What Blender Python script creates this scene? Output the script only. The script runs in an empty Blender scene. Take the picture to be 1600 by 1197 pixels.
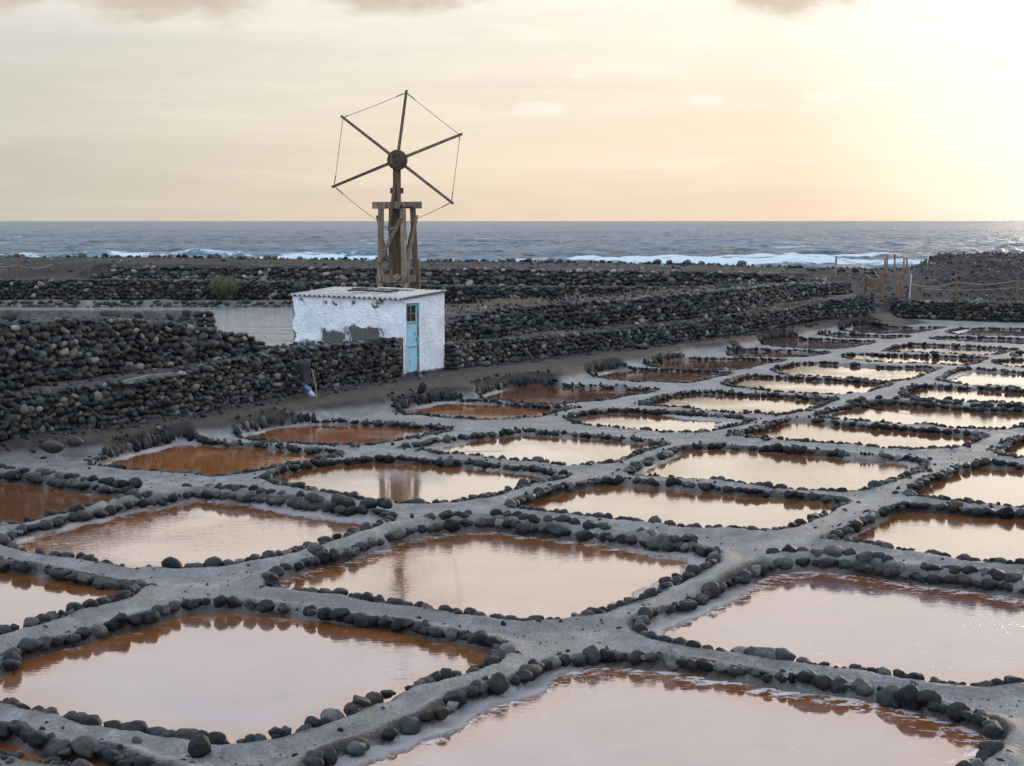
"""Salt pans with a wooden wind pump, seen from a slight rise.  Units: metres.  +Y looks out to sea, z = 0 is the level of the paths between the pans."""
import bpy, bmesh, math, random, time
import numpy as np
from mathutils import Vector, Matrix, Euler, noise as mnoise

random.seed(7)
RNG = np.random.default_rng(11)
C = bpy.context.scene.collection
S = bpy.context.scene

# ------------------------------------------------------------------ camera
CAM_H = 4.1
FPX = 2600.0                      # focal length in photo pixels (1600 wide)
PITCH = math.atan(253.5 / FPX)
cam_data = bpy.data.cameras.new("camera")
cam = bpy.data.objects.new("camera", cam_data)
C.objects.link(cam)
cam.location = (0, 0, CAM_H)
cam.rotation_euler = (math.pi / 2 - PITCH, 0, 0)
cam_data.sensor_width = 36.0
cam_data.lens = 36.0 * FPX / 1600.0
cam_data.clip_start = 0.1
cam_data.clip_end = 60000.0
S.camera = cam

# ------------------------------------------------------------------ world
SUN_AZ = math.radians(25.0)       # to the right of the view axis (+Y)
SUN_EL = math.radians(8.0)
world = bpy.data.worlds.new("World")
S.world = world
world.use_nodes = True


class NT:
    """tiny node helper"""
    def __init__(s, tree):
        s.t = tree; s.n = tree.nodes; s.l = tree.links
    def new(s, typ, **kw):
        n = s.n.new(typ)
        for k, v in kw.items():
            setattr(n, k, v)
        return n
    def put(s, sock, val):
        if val is None:
            return
        if isinstance(val, bpy.types.NodeSocket):
            s.l.new(val, sock)
        else:
            if sock.type == 'RGBA' and hasattr(val, '__len__') and len(val) == 3:
                val = (*val, 1)
            sock.default_value = val
    def math(s, op, a, b=None, c=None, clamp=False):
        n = s.new('ShaderNodeMath', operation=op, use_clamp=clamp)
        s.put(n.inputs[0], a); s.put(n.inputs[1], b); s.put(n.inputs[2], c)
        return n.outputs[0]
    def vmath(s, op, a, b=None, out=0):
        n = s.new('ShaderNodeVectorMath', operation=op)
        s.put(n.inputs[0], a); s.put(n.inputs[1], b)
        return n.outputs[out]
    def mix(s, f, a, b, mode='MIX'):
        n = s.new('ShaderNodeMix', data_type='RGBA', blend_type=mode)
        s.put(n.inputs[0], f); s.put(n.inputs[6], a); s.put(n.inputs[7], b)
        return n.outputs[2]
    def ramp(s, f, stops, interp='LINEAR'):
        n = s.new('ShaderNodeValToRGB')
        cr = n.color_ramp; cr.interpolation = interp
        while len(cr.elements) < len(stops):
            cr.elements.new(0.5)
        for e, (p, c) in zip(cr.elements, stops):
            e.position = p
            e.color = (c, c, c, 1) if not hasattr(c, '__len__') else (*c[:3], 1)
        s.put(n.inputs[0], f)
        return n.outputs[0]
    def map(s, v, a, b, c=0.0, d=1.0, smooth=True):
        n = s.new('ShaderNodeMapRange', interpolation_type='SMOOTHSTEP' if smooth else 'LINEAR')
        s.put(n.inputs[0], v); s.put(n.inputs[1], a); s.put(n.inputs[2], b); s.put(n.inputs[3], c); s.put(n.inputs[4], d)
        return n.outputs[0]
    def noise(s, vec, scale, detail=4, rough=0.5, dist=0.0, out=0):
        n = s.new('ShaderNodeTexNoise')
        s.put(n.inputs['Vector'], vec); s.put(n.inputs['Scale'], scale)
        s.put(n.inputs['Detail'], detail); s.put(n.inputs['Roughness'], rough); s.put(n.inputs['Distortion'], dist)
        return n.outputs[out]
    def attr(s, name, out='Fac'):
        n = s.new('ShaderNodeAttribute', attribute_name=name)
        return n.outputs[out]
    def scalevec(s, vec, sc):
        return s.vmath('MULTIPLY', vec, sc)
    def bump(s, h, strength=0.5, dist=0.05, normal=None):
        n = s.new('ShaderNodeBump')
        s.put(n.inputs['Strength'], strength); s.put(n.inputs['Distance'], dist); s.put(n.inputs['Height'], h)
        if normal is not None:
            s.put(n.inputs['Normal'], normal)
        return n.outputs[0]


def build_world():
    t = NT(world.node_tree)
    t.n.clear()
    out = t.new('ShaderNodeOutputWorld')
    bg = t.new('ShaderNodeBackground')
    bg.inputs['Strength'].default_value = 0.1
    t.l.new(bg.outputs[0], out.inputs[0])
    sky = t.new('ShaderNodeTexSky', sky_type='NISHITA')
    sky.sun_disc = False
    sky.sun_elevation = SUN_EL
    sky.sun_rotation = SUN_AZ
    sky.air_density = 1.0; sky.dust_density = 2.0; sky.ozone_density = 1.0
    d = t.new('ShaderNodeTexCoord').outputs['Generated']
    sep = t.new('ShaderNodeSeparateXYZ'); t.l.new(d, sep.inputs[0])
    x, y, z = sep.outputs
    # angle to the sun's azimuth
    hor = t.math('SQRT', t.math('ADD', t.math('MULTIPLY', x, x), t.math('MULTIPLY', y, y)))
    cosaz = t.math('DIVIDE', t.math('ADD', t.math('MULTIPLY', x, math.sin(SUN_AZ)), t.math('MULTIPLY', y, math.cos(SUN_AZ))),
                   t.math('MAXIMUM', hor, 1e-4))
    sunside = t.map(cosaz, 0.70, 0.985)
    back = t.map(cosaz, 0.5, -0.5)
    K = 0.4   # ramps hold colour * K
    def R(stops):
        return t.ramp(t.math('MAXIMUM', z, 0.0), [(p, tuple(c * K for c in col)) for p, col in stops])
    A = R([(0, (.90, .72, .545)), (.05, (.97, .83, .66)), (.10, (1.02, .93, .80)), (.15, (1.12, 1.05, .93)),
           (.22, (1.14, 1.01, .92)), (.38, (1.40, 1.36, 1.40)), (.65, (1.60, 1.82, 2.18)), (1, (1.35, 1.72, 2.28))])
    B = R([(0, (.595, .56, .485)), (.05, (.615, .59, .515)), (.10, (.70, .675, .61)), (.15, (.88, .84, .78)),
           (.22, (.96, .90, .86)), (.38, (1.28, 1.30, 1.38)), (.65, (1.56, 1.80, 2.18)), (1, (1.35, 1.72, 2.28))])
    Bk = R([(0, (.80, .86, 1.0)), (.10, (1.22, 1.36, 1.60)), (.25, (1.66, 1.94, 2.32)), (.6, (1.62, 1.96, 2.42)), (1, (1.35, 1.72, 2.28))])
    veil = t.mix(sunside, B, A)
    veil = t.mix(back, veil, Bk)
    # glow of the hidden sun
    ga, ge = math.radians(20.5), math.radians(6.5)
    gd = t.vmath('DOT_PRODUCT', d, (math.sin(ga) * math.cos(ge), math.cos(ga) * math.cos(ge), math.sin(ge)), out=1)
    gl = t.math('POWER', t.map(gd, .976, 1.0, smooth=False), 1.7)
    veil = t.mix(gl, veil, (1.22 * K, 1.15 * K, 1.04 * K))
    # thin streaks of high cloud
    sv = t.scalevec(d, (2.2, 2.2, 26.0))
    st = t.noise(sv, 1.6, 5, 0.55, 0.4)
    veil = t.mix(1.0, veil, t.ramp(st, [(.30, .93), (.52, 1.0), (.68, 1.07)]), 'MULTIPLY')
    sv2 = t.scalevec(d, (5.0, 5.0, 40.0))
    st2 = t.noise(sv2, 2.4, 4, 0.6, 0.6)
    veil = t.mix(1.0, veil, t.ramp(st2, [(.50, 1.0), (.72, 1.06)]), 'MULTIPLY')
    # cumulus: soft patches; some sit low over the sea in view, more of them higher up
    wob = t.noise(t.scalevec(d, (1, 1, 2.2)), 26, 5, 0.6)
    wob = t.math('SUBTRACT', wob, 0.5)
    def blob(px, py, sx, sy, w=1.4):
        az = math.atan2((px - 800) / FPX, 1.0); el = (345 - py) / FPX
        cx, cz = math.sin(az) * math.cos(el), math.sin(el)
        ex = t.math('DIVIDE', t.math('SUBTRACT', x, cx), sx)
        ez = t.math('DIVIDE', t.math('SUBTRACT', z, cz), sy)
        r = t.math('SQRT', t.math('ADD', t.math('MULTIPLY', ex, ex), t.math('MULTIPLY', ez, ez)))
        r = t.math('SUBTRACT', t.math('ADD', r, t.math('MULTIPLY', wob, -w)), 0.0)
        front = t.math('GREATER_THAN', y, 0.0)
        return t.math('MULTIPLY', t.map(r, 1.05, 0.35), front)
    dark = None
    for a in [(255, -4, .095, .022), (20, -4, .050, .018), (610, -8, .085, .0165), (1210, -4, .045, .020), (1310, -12, .07, .0175), (430, -30, .06, .012), (1000, -45, .05, .012)]:
        b = blob(*a)
        dark = b if dark is None else t.math('MAXIMUM', dark, b)
    lite = None
    for a in [(848, 174, .016, .0050, 4.2), (938, 171, .012, .0042, 4.2), (1091, 158, .012, .0048, 4.2), (1277, 158, .009, .0044, 4.2), (905, 122, .007, .002, 3.0), (1010, 120, .008, .002, 4.2)]:
        b = blob(*a)
        lite = b if lite is None else t.math('MAXIMUM', lite, b)
    # scattered cloud above the frame
    hi = t.noise(t.scalevec(d, (1.0, 1.0, 3.0)), 3.2, 6, 0.55, 0.3)
    him = t.math('MULTIPLY', t.map(hi, 0.55, 0.72), t.map(z, 0.17, 0.26))
    veil = t.mix(t.math('MULTIPLY', lite, 0.60), veil, t.mix(0.75, veil, (1.10 * K, 1.0 * K, .88 * K)))
    veil = t.mix(t.math('MULTIPLY', dark, 0.85), veil, (.62 * K, .52 * K, .40 * K))
    veil = t.mix(t.math('MULTIPLY', him, 0.35), veil, t.mix(1.0, veil, (.70, .70, .74), 'MULTIPLY'))
    veil = t.mix(1.0, veil, (10 / K,) * 3, 'MULTIPLY')
    # the clear-sky part seen through the veil
    col = t.mix(0.97, sky.outputs[0], veil)
    t.l.new(col, bg.inputs['Color'])


build_world()

sun_d = bpy.data.lights.new("sun", 'SUN')
sun_d.energy = 1.5
sun_d.angle = math.radians(12)
sun_d.color = (1.0, 0.82, 0.58)
sun = bpy.data.objects.new("sun", sun_d)
C.objects.link(sun)
sdir = Vector((math.sin(SUN_AZ) * math.cos(SUN_EL), math.cos(SUN_AZ) * math.cos(SUN_EL), math.sin(SUN_EL)))
sun.rotation_euler = (-sdir).to_track_quat('-Z', 'Y').to_euler()
sun.location = (20, 60, 30)

S.render.engine = 'CYCLES'
S.view_settings.view_transform = 'Standard'
S.view_settings.look = 'None'
S.view_settings.exposure = 0.0
S.view_settings.gamma = 1.0
S.view_settings.use_curve_mapping = False
S.cycles.max_bounces = 6
S.cycles.diffuse_bounces = 3
S.cycles.glossy_bounces = 3


def at(px, py, z=0.0):
    """the point of height z that the photo shows at pixel (px, py)"""
    u = (px - 800) / FPX; v = (598.5 - py) / FPX
    dx, dy, dz = u, math.cos(PITCH) + v * math.sin(PITCH), -math.sin(PITCH) + v * math.cos(PITCH)
    t = (z - CAM_H) / dz
    return Vector((dx * t, dy * t, z))


def at_y(px, py, y):
    """the point at distance y that the photo shows at pixel (px, py)"""
    u = (px - 800) / FPX; v = (598.5 - py) / FPX
    dx, dy, dz = u, math.cos(PITCH) + v * math.sin(PITCH), -math.sin(PITCH) + v * math.cos(PITCH)
    t = y / dy
    return Vector((dx * t, y, CAM_H + dz * t))


# ------------------------------------------------------------------ numpy noise
_perm = RNG.random((256, 256)).astype(np.float64)


def vnoise(x, y):
    xi = np.floor(x).astype(int); yi = np.floor(y).astype(int)
    fx = x - xi; fy = y - yi
    fx = fx * fx * (3 - 2 * fx); fy = fy * fy * (3 - 2 * fy)
    g = lambda a, b: _perm[a & 255, b & 255]
    return ((g(xi, yi) * (1 - fx) + g(xi + 1, yi) * fx) * (1 - fy) + (g(xi, yi + 1) * (1 - fx) + g(xi + 1, yi + 1) * fx) * fy) - 0.5


def fbm(x, y, octs=4, gain=0.5):
    a = 1.0; r = 0
    for i in range(octs):
        r = r + a * vnoise(x * 2 ** i + 17.3 * i, y * 2 ** i + 9.1 * i)
        a *= gain
    return r


def sstep(a, b, x):
    t = np.clip((np.asarray(x, float) - a) / (b - a), 0, 1)
    return t * t * (3 - 2 * t)


# ------------------------------------------------------------------ object helpers
def tag(o, label=None, cat=None, group=None, kind=None):
    if label: o['label'] = label
    if cat: o['category'] = cat
    if group: o['group'] = group
    if kind: o['kind'] = kind
    return o


def empty(name, loc):
    o = bpy.data.objects.new(name, None)
    o.empty_display_size = 0.2
    o.location = loc
    C.objects.link(o)
    return o


def link(name, me, parent=None, loc=None):
    o = bpy.data.objects.new(name, me)
    C.objects.link(o)
    if parent is not None:
        o.parent = parent
    if loc is not None:
        o.location = loc
    return o


def mesh_np(name, V, faces, mat=None, smooth=True, attrs=None):
    me = bpy.data.meshes.new(name)
    me.from_pydata(V if isinstance(V, list) else V.tolist(), [], faces if isinstance(faces, list) else faces.tolist())
    if smooth:
        me.polygons.foreach_set('use_smooth', np.ones(len(me.polygons), bool))
    for k, a in (attrs or {}).items():
        at_ = me.attributes.new(k, 'FLOAT', 'POINT')
        at_.data.foreach_set('value', np.ascontiguousarray(a, dtype=np.float32))
    if mat: me.materials.append(mat)
    me.update()
    return me


def grid_faces(nr, nc):
    i = np.arange(nr * nc).reshape(nr, nc)
    return np.stack([i[:-1, :-1], i[:-1, 1:], i[1:, 1:], i[1:, :-1]], -1).reshape(-1, 4)


class MB:
    """collects simple shapes (world coordinates); build() links them as one mesh object"""
    def __init__(s):
        s.v = []; s.f = []
    def add(s, V, F):
        o = len(s.v)
        s.v += [tuple(v) for v in V]
        s.f += [tuple(i + o for i in f) for f in F]
    def box(s, lo, hi):
        (a, b, c), (d, e, f) = lo, hi
        s.hexa([(a, b, c), (d, b, c), (d, e, c), (a, e, c), (a, b, f), (d, b, f), (d, e, f), (a, e, f)])
    def hexa(s, P):
        s.add(P, [(3, 2, 1, 0), (4, 5, 6, 7), (0, 1, 5, 4), (1, 2, 6, 5), (2, 3, 7, 6), (3, 0, 4, 7)])
    def bar(s, p, q, w, d=None, up=Vector((0, -1, 0)), taper=1.0):
        """rectangular timber from p to q, w wide across the view, d deep"""
        p, q = Vector(p), Vector(q); d = d or w
        ax = (q - p).normalized()
        side = ax.cross(up)
        side = side.normalized() if side.length > 1e-4 else Vector((1, 0, 0))
        dep = side.cross(ax).normalized()
        P = []
        for c, k in ((p, 1.0), (q, taper)):
            for a, b in ((-1, -1), (1, -1), (1, 1), (-1, 1)):
                P.append(c + side * a * w * .5 * k + dep * b * d * .5 * k)
        s.hexa(P)
    def tube(s, pts, r, n=6, closed=False):
        pts = [Vector(p) for p in pts]
        m = len(pts); V = []; F = []
        for i, p in enumerate(pts):
            a = pts[max(i - 1, 0)]; b = pts[min(i + 1, m - 1)]
            if closed: a = pts[i - 1]; b = pts[(i + 1) % m]
            ax = (b - a).normalized()
            u = ax.cross(Vector((0, 0, 1)))
            u = u.normalized() if u.length > 1e-3 else Vector((1, 0, 0))
            w = ax.cross(u)
            rr = r[i] if hasattr(r, '__len__') else r
            for k in range(n):
                t = 2 * math.pi * k / n
                V.append(p + u * math.cos(t) * rr + w * math.sin(t) * rr)
        for i in range(m if closed else m - 1):
            for k in range(n):
                j = (i + 1) % m
                F.append((i * n + k, i * n + (k + 1) % n, j * n + (k + 1) % n, j * n + k))
        if not closed:
            F.append(tuple(range(n))[::-1]); F.append(tuple((m - 1) * n + k for k in range(n)))
        s.add(V, F)
    def build(s, name, mat, parent=None, smooth=False, bevel=0.0, origin=None):
        off = Vector(parent.location) if parent is not None else Vector((0, 0, 0))
        if parent is not None and parent.parent is not None:
            off = Vector(parent.location) + Vector(parent.parent.location)
        if origin is not None: off = Vector(origin)
        V = [tuple(Vector(v) - off) for v in s.v]
        me = bpy.data.meshes.new(name)
        me.from_pydata(V, [], s.f)
        if bevel > 0:
            bm = bmesh.new(); bm.from_mesh(me)
            bmesh.ops.bevel(bm, geom=bm.edges[:], offset=bevel, segments=1, affect='EDGES', clamp_overlap=True)
            bm.to_mesh(me); bm.free()
        bm = bmesh.new(); bm.from_mesh(me)
        bmesh.ops.recalc_face_normals(bm, faces=bm.faces)
        bm.to_mesh(me); bm.free()
        if smooth:
            for p in me.polygons: p.use_smooth = True
        if mat: me.materials.append(mat)
        o = link(name, me, parent)
        if origin is not None: o.location = origin
        return o


# ------------------------------------------------------------------ materials
def new_mat(name):
    m = bpy.data.materials.new(name)
    m.use_nodes = True
    t = NT(m.node_tree)
    b = t.n.get('Principled BSDF')
    return m, t, b


def pos(t):
    return t.new('ShaderNodeNewGeometry').outputs['Position']


def mat_stone(name, dark=1.0, warm=0.0):
    m, t, b = new_mat(name)
    oi = t.new('ShaderNodeObjectInfo').outputs['Random']
    isl = t.new('ShaderNodeNewGeometry').outputs['Random Per Island']
    rnd = t.math('FRACT', t.math('ADD', t.math('MULTIPLY', oi, 7.31), t.math('MULTIPLY', isl, 3.77)))
    k = dark * .38
    base = t.ramp(rnd, [(0, (.020 * k, .020 * k, .023 * k)), (.20, (.034 * k, .037 * k, .044 * k)), (.38, (.050 * k, .057 * k, .066 * k)),
                        (.52, (.044 * k, .036 * k, .031 * k)), (.66, (.072 * k, .084 * k, .088 * k)), (.80, (.080 * k, .064 * k, .054 * k)),
                        (.92, (.135 * k, .135 * k, .13 * k)), (1, (.29 * k, .27 * k, .25 * k))])
    if warm:
        base = t.mix(1.0, base, (1 + .22 * warm, 1.0, 1 - .28 * warm), 'MULTIPLY')
    p = pos(t)
    n1 = t.noise(p, 22, 5, 0.65)
    n2 = t.noise(p, 90, 3, 0.6)
    col = t.mix(1.0, base, t.ramp(n1, [(.3, .6), (.5, 1.0), (.72, 1.6)]), 'MULTIPLY')
    n3 = t.noise(p, 9, 4, 0.7)
    col = t.mix(t.map(n3, .62, .82, 0, .22), col, (.15, .14, .135))      # dusting of dried salt
    t.put(b.inputs['Base Color'], col)
    t.put(b.inputs['Roughness'], t.ramp(n1, [(.3, .38), (.7, .70)]))
    b.inputs['Specular IOR Level'].default_value = 0.10
    hgt = t.math('ADD', t.math('MULTIPLY', n1, .7), t.math('MULTIPLY', n2, .3))
    t.put(b.inputs['Normal'], t.bump(hgt, .85, .035))
    return m


def mat_ground():
    m, t, b = new_mat('salty_mud')
    p = pos(t)
    salt = t.attr('salt'); dirt = t.attr('dirt'); wet = t.attr('wet')
    n0 = t.noise(p, .55, 4, .6)
    n1 = t.noise(p, 3.1, 6, .62)
    n2 = t.noise(p, 24, 5, .7)
    n3 = t.noise(p, 75, 3, .7)
    kerb = t.attr('kerb')
    mud = t.ramp(n1, [(.28, (.064, .058, .055)), (.48, (.136, .127, .122)), (.70, (.23, .219, .212))])
    mud = t.mix(t.map(n0, .44, .60, 0, .62), mud, t.mix(n1, (.058, .050, .045), (.145, .128, .118)))
    dcol = t.ramp(n1, [(.3, (.026, .021, .019)), (.52, (.046, .037, .032)), (.75, (.075, .061, .052))])
    dm = t.math('ADD', dirt, t.math('MULTIPLY', t.math('SUBTRACT', n2, .5), .7), clamp=True)
    col = t.mix(t.map(dm, .25, .8), mud, dcol)
    col = t.mix(1.0, col, t.ramp(n2, [(.3, .60), (.5, 1.0), (.72, 1.35)]), 'MULTIPLY')
    col = t.mix(1.0, col, t.ramp(n3, [(.3, .52), (.5, 1.0), (.72, 1.5)]), 'MULTIPLY')
    km = t.map(t.math('ADD', kerb, t.math('MULTIPLY', t.math('SUBTRACT', n2, .5), 1.3)), .38, .88)
    col = t.mix(t.math('MULTIPLY', km, .9), col, t.mix(n2, (.014, .012, .012), (.055, .046, .041)))
    # brine-stained, darker and wet close to the water
    wm = t.math('MULTIPLY', wet, t.map(n2, .25, .6, .6, 1.0))
    col = t.mix(t.math('MULTIPLY', wm, .8), col, t.mix(n1, (.040, .030, .027), (.085, .055, .042)))
    sm = t.math('MULTIPLY', t.map(t.math('ADD', salt, t.math('MULTIPLY', t.math('SUBTRACT', n2, .5), 1.3)), .50, .85), .7)
    col = t.mix(sm, col, t.mix(n3, (.19, .16, .158), (.36, .33, .335)))
    t.put(b.inputs['Base Color'], col)
    rough = t.math('SUBTRACT', t.ramp(n1, [(.3, .52), (.7, .85)]), t.math('MULTIPLY', wm, .22))
    t.put(b.inputs['Roughness'], rough)
    t.put(b.inputs['Specular IOR Level'], t.math('MULTIPLY', .34, t.math('MULTIPLY', t.math('SUBTRACT', 1.0, t.math('MULTIPLY', km, .85)), t.math('SUBTRACT', 1.0, t.math('MULTIPLY', t.map(dm, .25, .8), .8)))))
    h = t.math('ADD', t.math('ADD', t.math('MULTIPLY', n2, .6), t.math('MULTIPLY', n1, .9)), t.math('MULTIPLY', n3, .25))
    t.put(b.inputs['Normal'], t.bump(h, 1.0, .05))
    return m


def mat_dirt(name, cols, scale=3.0, bump=.06, rough=(.7, .95)):
    m, t, b = new_mat(name)
    p = pos(t)
    n1 = t.noise(p, scale, 6, .65); n2 = t.noise(p, scale * 7, 4, .7); n0 = t.noise(p, scale * .17, 3, .5)
    col = t.ramp(n1, [(.28, cols[0]), (.5, cols[1]), (.74, cols[2])])
    col = t.mix(1.0, col, t.ramp(n2, [(.3, .6), (.5, 1.0), (.72, 1.4)]), 'MULTIPLY')
    col = t.mix(1.0, col, t.ramp(n0, [(.3, .75), (.7, 1.25)]), 'MULTIPLY')
    t.put(b.inputs['Base Color'], col)
    t.put(b.inputs['Roughness'], t.ramp(n1, [(.3, rough[0]), (.7, rough[1])]))
    b.inputs['Specular IOR Level'].default_value = .09
    t.put(b.inputs['Normal'], t.bump(t.math('ADD', n1, t.math('MULTIPLY', n2, .6)), .8, bump))
    return m


def mat_brine():
    m, t, b = new_mat('brine')
    p = pos(t)
    oc = t.new('ShaderNodeObjectInfo')
    edge = t.attr('edge')
    n1 = t.noise(p, 1.3, 5, .6, .5)
    n2 = t.noise(p, 14, 5, .65)
    deep = oc.outputs['Color']
    warm = t.mix(n1, (.12, .038, .009), (.19, .070, .020))
    e = t.math('ADD', edge, t.math('MULTIPLY', t.math('SUBTRACT', n1, .5), .9))
    col = t.mix(t.map(e, .15, .95), warm, deep)
    col = t.mix(1.0, col, t.ramp(n1, [(.3, .82), (.7, 1.2)]), 'MULTIPLY')
    # drifting salt scum and crusts
    fl = t.noise(t.scalevec(p, (1, 1.6, 1)), 5.5, 6, .7, .8)
    alpha = oc.outputs['Alpha']
    near_e = t.map(edge, .75, .05)
    crust = t.map(t.math('ADD', fl, t.math('MULTIPLY', t.math('MULTIPLY', near_e, alpha), .20)), .655, .74)
    crust = t.math('MULTIPLY', crust, t.math('MULTIPLY', near_e, alpha))
    fleck = t.math('MULTIPLY', t.map(t.noise(t.scalevec(p, (1, 1.8, 1)), 9.0, 5, .7, .5), .60, .66), t.map(t.noise(p, .55, 2, .5), .47, .62))
    fleck = t.math('MULTIPLY', t.math('MULTIPLY', fleck, t.map(alpha, .5, .75)), .55)
    crust = t.math('MAXIMUM', crust, fleck)
    col = t.mix(t.math('MULTIPLY', crust, .85), col, t.mix(n2, (.50, .40, .38), (.66, .62, .62)))
    t.put(b.inputs['Base Color'], col)
    t.put(b.inputs['Roughness'], t.math('ADD', .035, t.math('MULTIPLY', crust, .4)))
    b.inputs['IOR'].default_value = 1.52
    b.inputs['Coat Weight'].default_value = .75
    b.inputs['Coat IOR'].default_value = 1.5
    b.inputs['Coat Roughness'].default_value = .03
    # small wind ripples, stronger in patches
    rp = t.noise(t.scalevec(p, (1.0, 2.6, 1.0)), 7.0, 3, .55, .6)
    rp2 = t.noise(t.scalevec(p, (1.0, 2.0, 1.0)), 26.0, 2, .5)
    patch = t.map(t.noise(p, .45, 2, .5), .40, .65, .25, 1.0)
    h = t.math('MULTIPLY', t.math('ADD', rp, t.math('MULTIPLY', rp2, .13)), patch)
    h = t.math('ADD', h, t.math('MULTIPLY', crust, .35))
    nb = t.bump(h, .42, .006)
    t.put(b.inputs['Normal'], nb)
    t.put(b.inputs['Coat Normal'], nb)
    return m


def mat_pond():
    m, t, b = new_mat('pond_water')
    p = pos(t)
    t.put(b.inputs['Base Color'], (.135, .15, .155))
    b.inputs['Roughness'].default_value = .07
    b.inputs['IOR'].default_value = 1.45
    h = t.math('ADD', t.math('MULTIPLY', t.noise(t.scalevec(p, (1.0, 2.2, 1.0)), 3.2, 4, .6, .5), .4), t.math('MULTIPLY', t.noise(t.scalevec(p, (.55, 1.0, 1.0)), .95, 3, .55, .6), 1.6))
    t.put(b.inputs['Normal'], t.bump(h, 1.0, .12))
    return m


def mat_sea():
    m, t, b = new_mat('sea_water')
    p = pos(t)
    foam = t.attr('foam'); crest = t.attr('crest')
    n = t.noise(t.scalevec(p, (1, 1.7, 1)), .55, 6, .62, .3)
    n2 = t.noise(t.scalevec(p, (1, 1.3, 1)), .11, 5, .6, .3)
    nb = t.noise(t.scalevec(p, (.25, 1.0, 1)), .02, 3, .5)
    col = t.ramp(n2, [(.3, (.014, .038, .060)), (.55, (.030, .064, .094)), (.75, (.060, .105, .14))])
    col = t.mix(1.0, col, t.ramp(nb, [(.3, .5), (.7, 1.7)]), 'MULTIPLY')
    col = t.mix(t.math('MULTIPLY', crest, .7), col, (.14, .25, .28))
    # foam: breakers by attribute, scattered whitecaps by noise
    cell = t.noise(t.scalevec(p, (.55, 1, 1)), 1.6, 6, .75, .4)
    f1 = t.map(t.math('ADD', foam, t.math('MULTIPLY', t.math('SUBTRACT', cell, .5), 1.9)), .45, .80)
    capn = t.noise(t.scalevec(p, (.30, 1.0, 1.0)), .085, 4, .75, .5)
    cap = t.map(capn, .625, .67)
    cap = t.math('MULTIPLY', cap, t.map(t.noise(t.scalevec(p, (.5, 1, 1)), .5, 3, .6), .42, .58))
    f = t.math('MAXIMUM', f1, t.math('MULTIPLY', cap, .85))
    col = t.mix(f, col, (.46, .50, .52))
    t.put(b.inputs['Base Color'], col)
    t.put(b.inputs['Roughness'], t.math('ADD', .30, t.math('MULTIPLY', f, .5)))
    b.inputs['IOR'].default_value = 1.33
    b.inputs['Specular IOR Level'].default_value = .17
    h = t.math('ADD', n, t.math('MULTIPLY', n2, 3.0))
    t.put(b.inputs['Normal'], t.bump(h, 1.0, .9))
    return m


def mat_plaster():
    m, t, b = new_mat('rough_whitewash')
    co = t.new('ShaderNodeTexCoord').outputs['Object']
    n1 = t.noise(co, 2.2, 5, .6); n2 = t.noise(co, 17, 4, .65); n3 = t.noise(co, 46, 3, .6)
    col = t.ramp(n1, [(.3, (.62, .64, .66)), (.55, (.79, .81, .83)), (.8, (.85, .86, .86))])
    col = t.mix(1.0, col, t.ramp(n2, [(.32, .80), (.5, .97), (.70, 1.08)]), 'MULTIPLY')
    worn = t.attr('worn')
    # stains running down and bare render where the paint has fallen off
    stain = t.math('MULTIPLY', t.map(t.noise(t.scalevec(co, (7, 7, .8)), 1.4, 4, .6), .52, .75), .5)
    col = t.mix(t.math('MULTIPLY', stain, .5), col, (.42, .40, .37))
    w = t.map(t.math('ADD', worn, t.math('MULTIPLY', t.math('SUBTRACT', t.noise(co, 6.5, 8, .85), .5), 3.4)), .52, .60)
    spot = t.math('MULTIPLY', t.map(t.noise(co, 9, 3, .7), .72, .75), .8)
    w = t.math('MAXIMUM', w, spot)
    col = t.mix(t.math('MULTIPLY', t.map(worn, .12, .62), t.map(n1, .35, .6, .2, .75)), col, (.30, .285, .27))
    col = t.mix(w, col, t.mix(n2, (.035, .031, .028), (.15, .135, .125)))
    t.put(b.inputs['Base Color'], col)
    b.inputs['Roughness'].default_value = .85
    h = t.math('SUBTRACT', t.math('ADD', t.math('MULTIPLY', n2, 1.0), t.math('MULTIPLY', n3, .5)), t.math('MULTIPLY', w, .7))
    t.put(b.inputs['Normal'], t.bump(h, 1.0, .055))
    return m


def mat_paint(name, base, rust=(.16, .065, .03), amount=.56, rough=.55):
    m, t, b = new_mat(name)
    co = t.new('ShaderNodeTexCoord').outputs['Object']
    n1 = t.noise(t.scalevec(co, (1, 1, .6)), 5.5, 6, .7); n2 = t.noise(co, 30, 4, .6)
    col = t.mix(t.map(n2, .35, .7), base, tuple(c * .72 for c in base))
    w = t.map(t.math('ADD', n1, t.math('MULTIPLY', t.math('SUBTRACT', n2, .5), .25)), amount, amount + .08)
    col = t.mix(w, col, t.mix(n2, rust, tuple(c * 2.1 for c in rust)))
    t.put(b.inputs['Base Color'], col)
    t.put(b.inputs['Roughness'], t.math('ADD', rough, t.math('MULTIPLY', w, .3)))
    t.put(b.inputs['Normal'], t.bump(t.math('SUBTRACT', n2, w), .4, .006))
    return m


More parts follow.
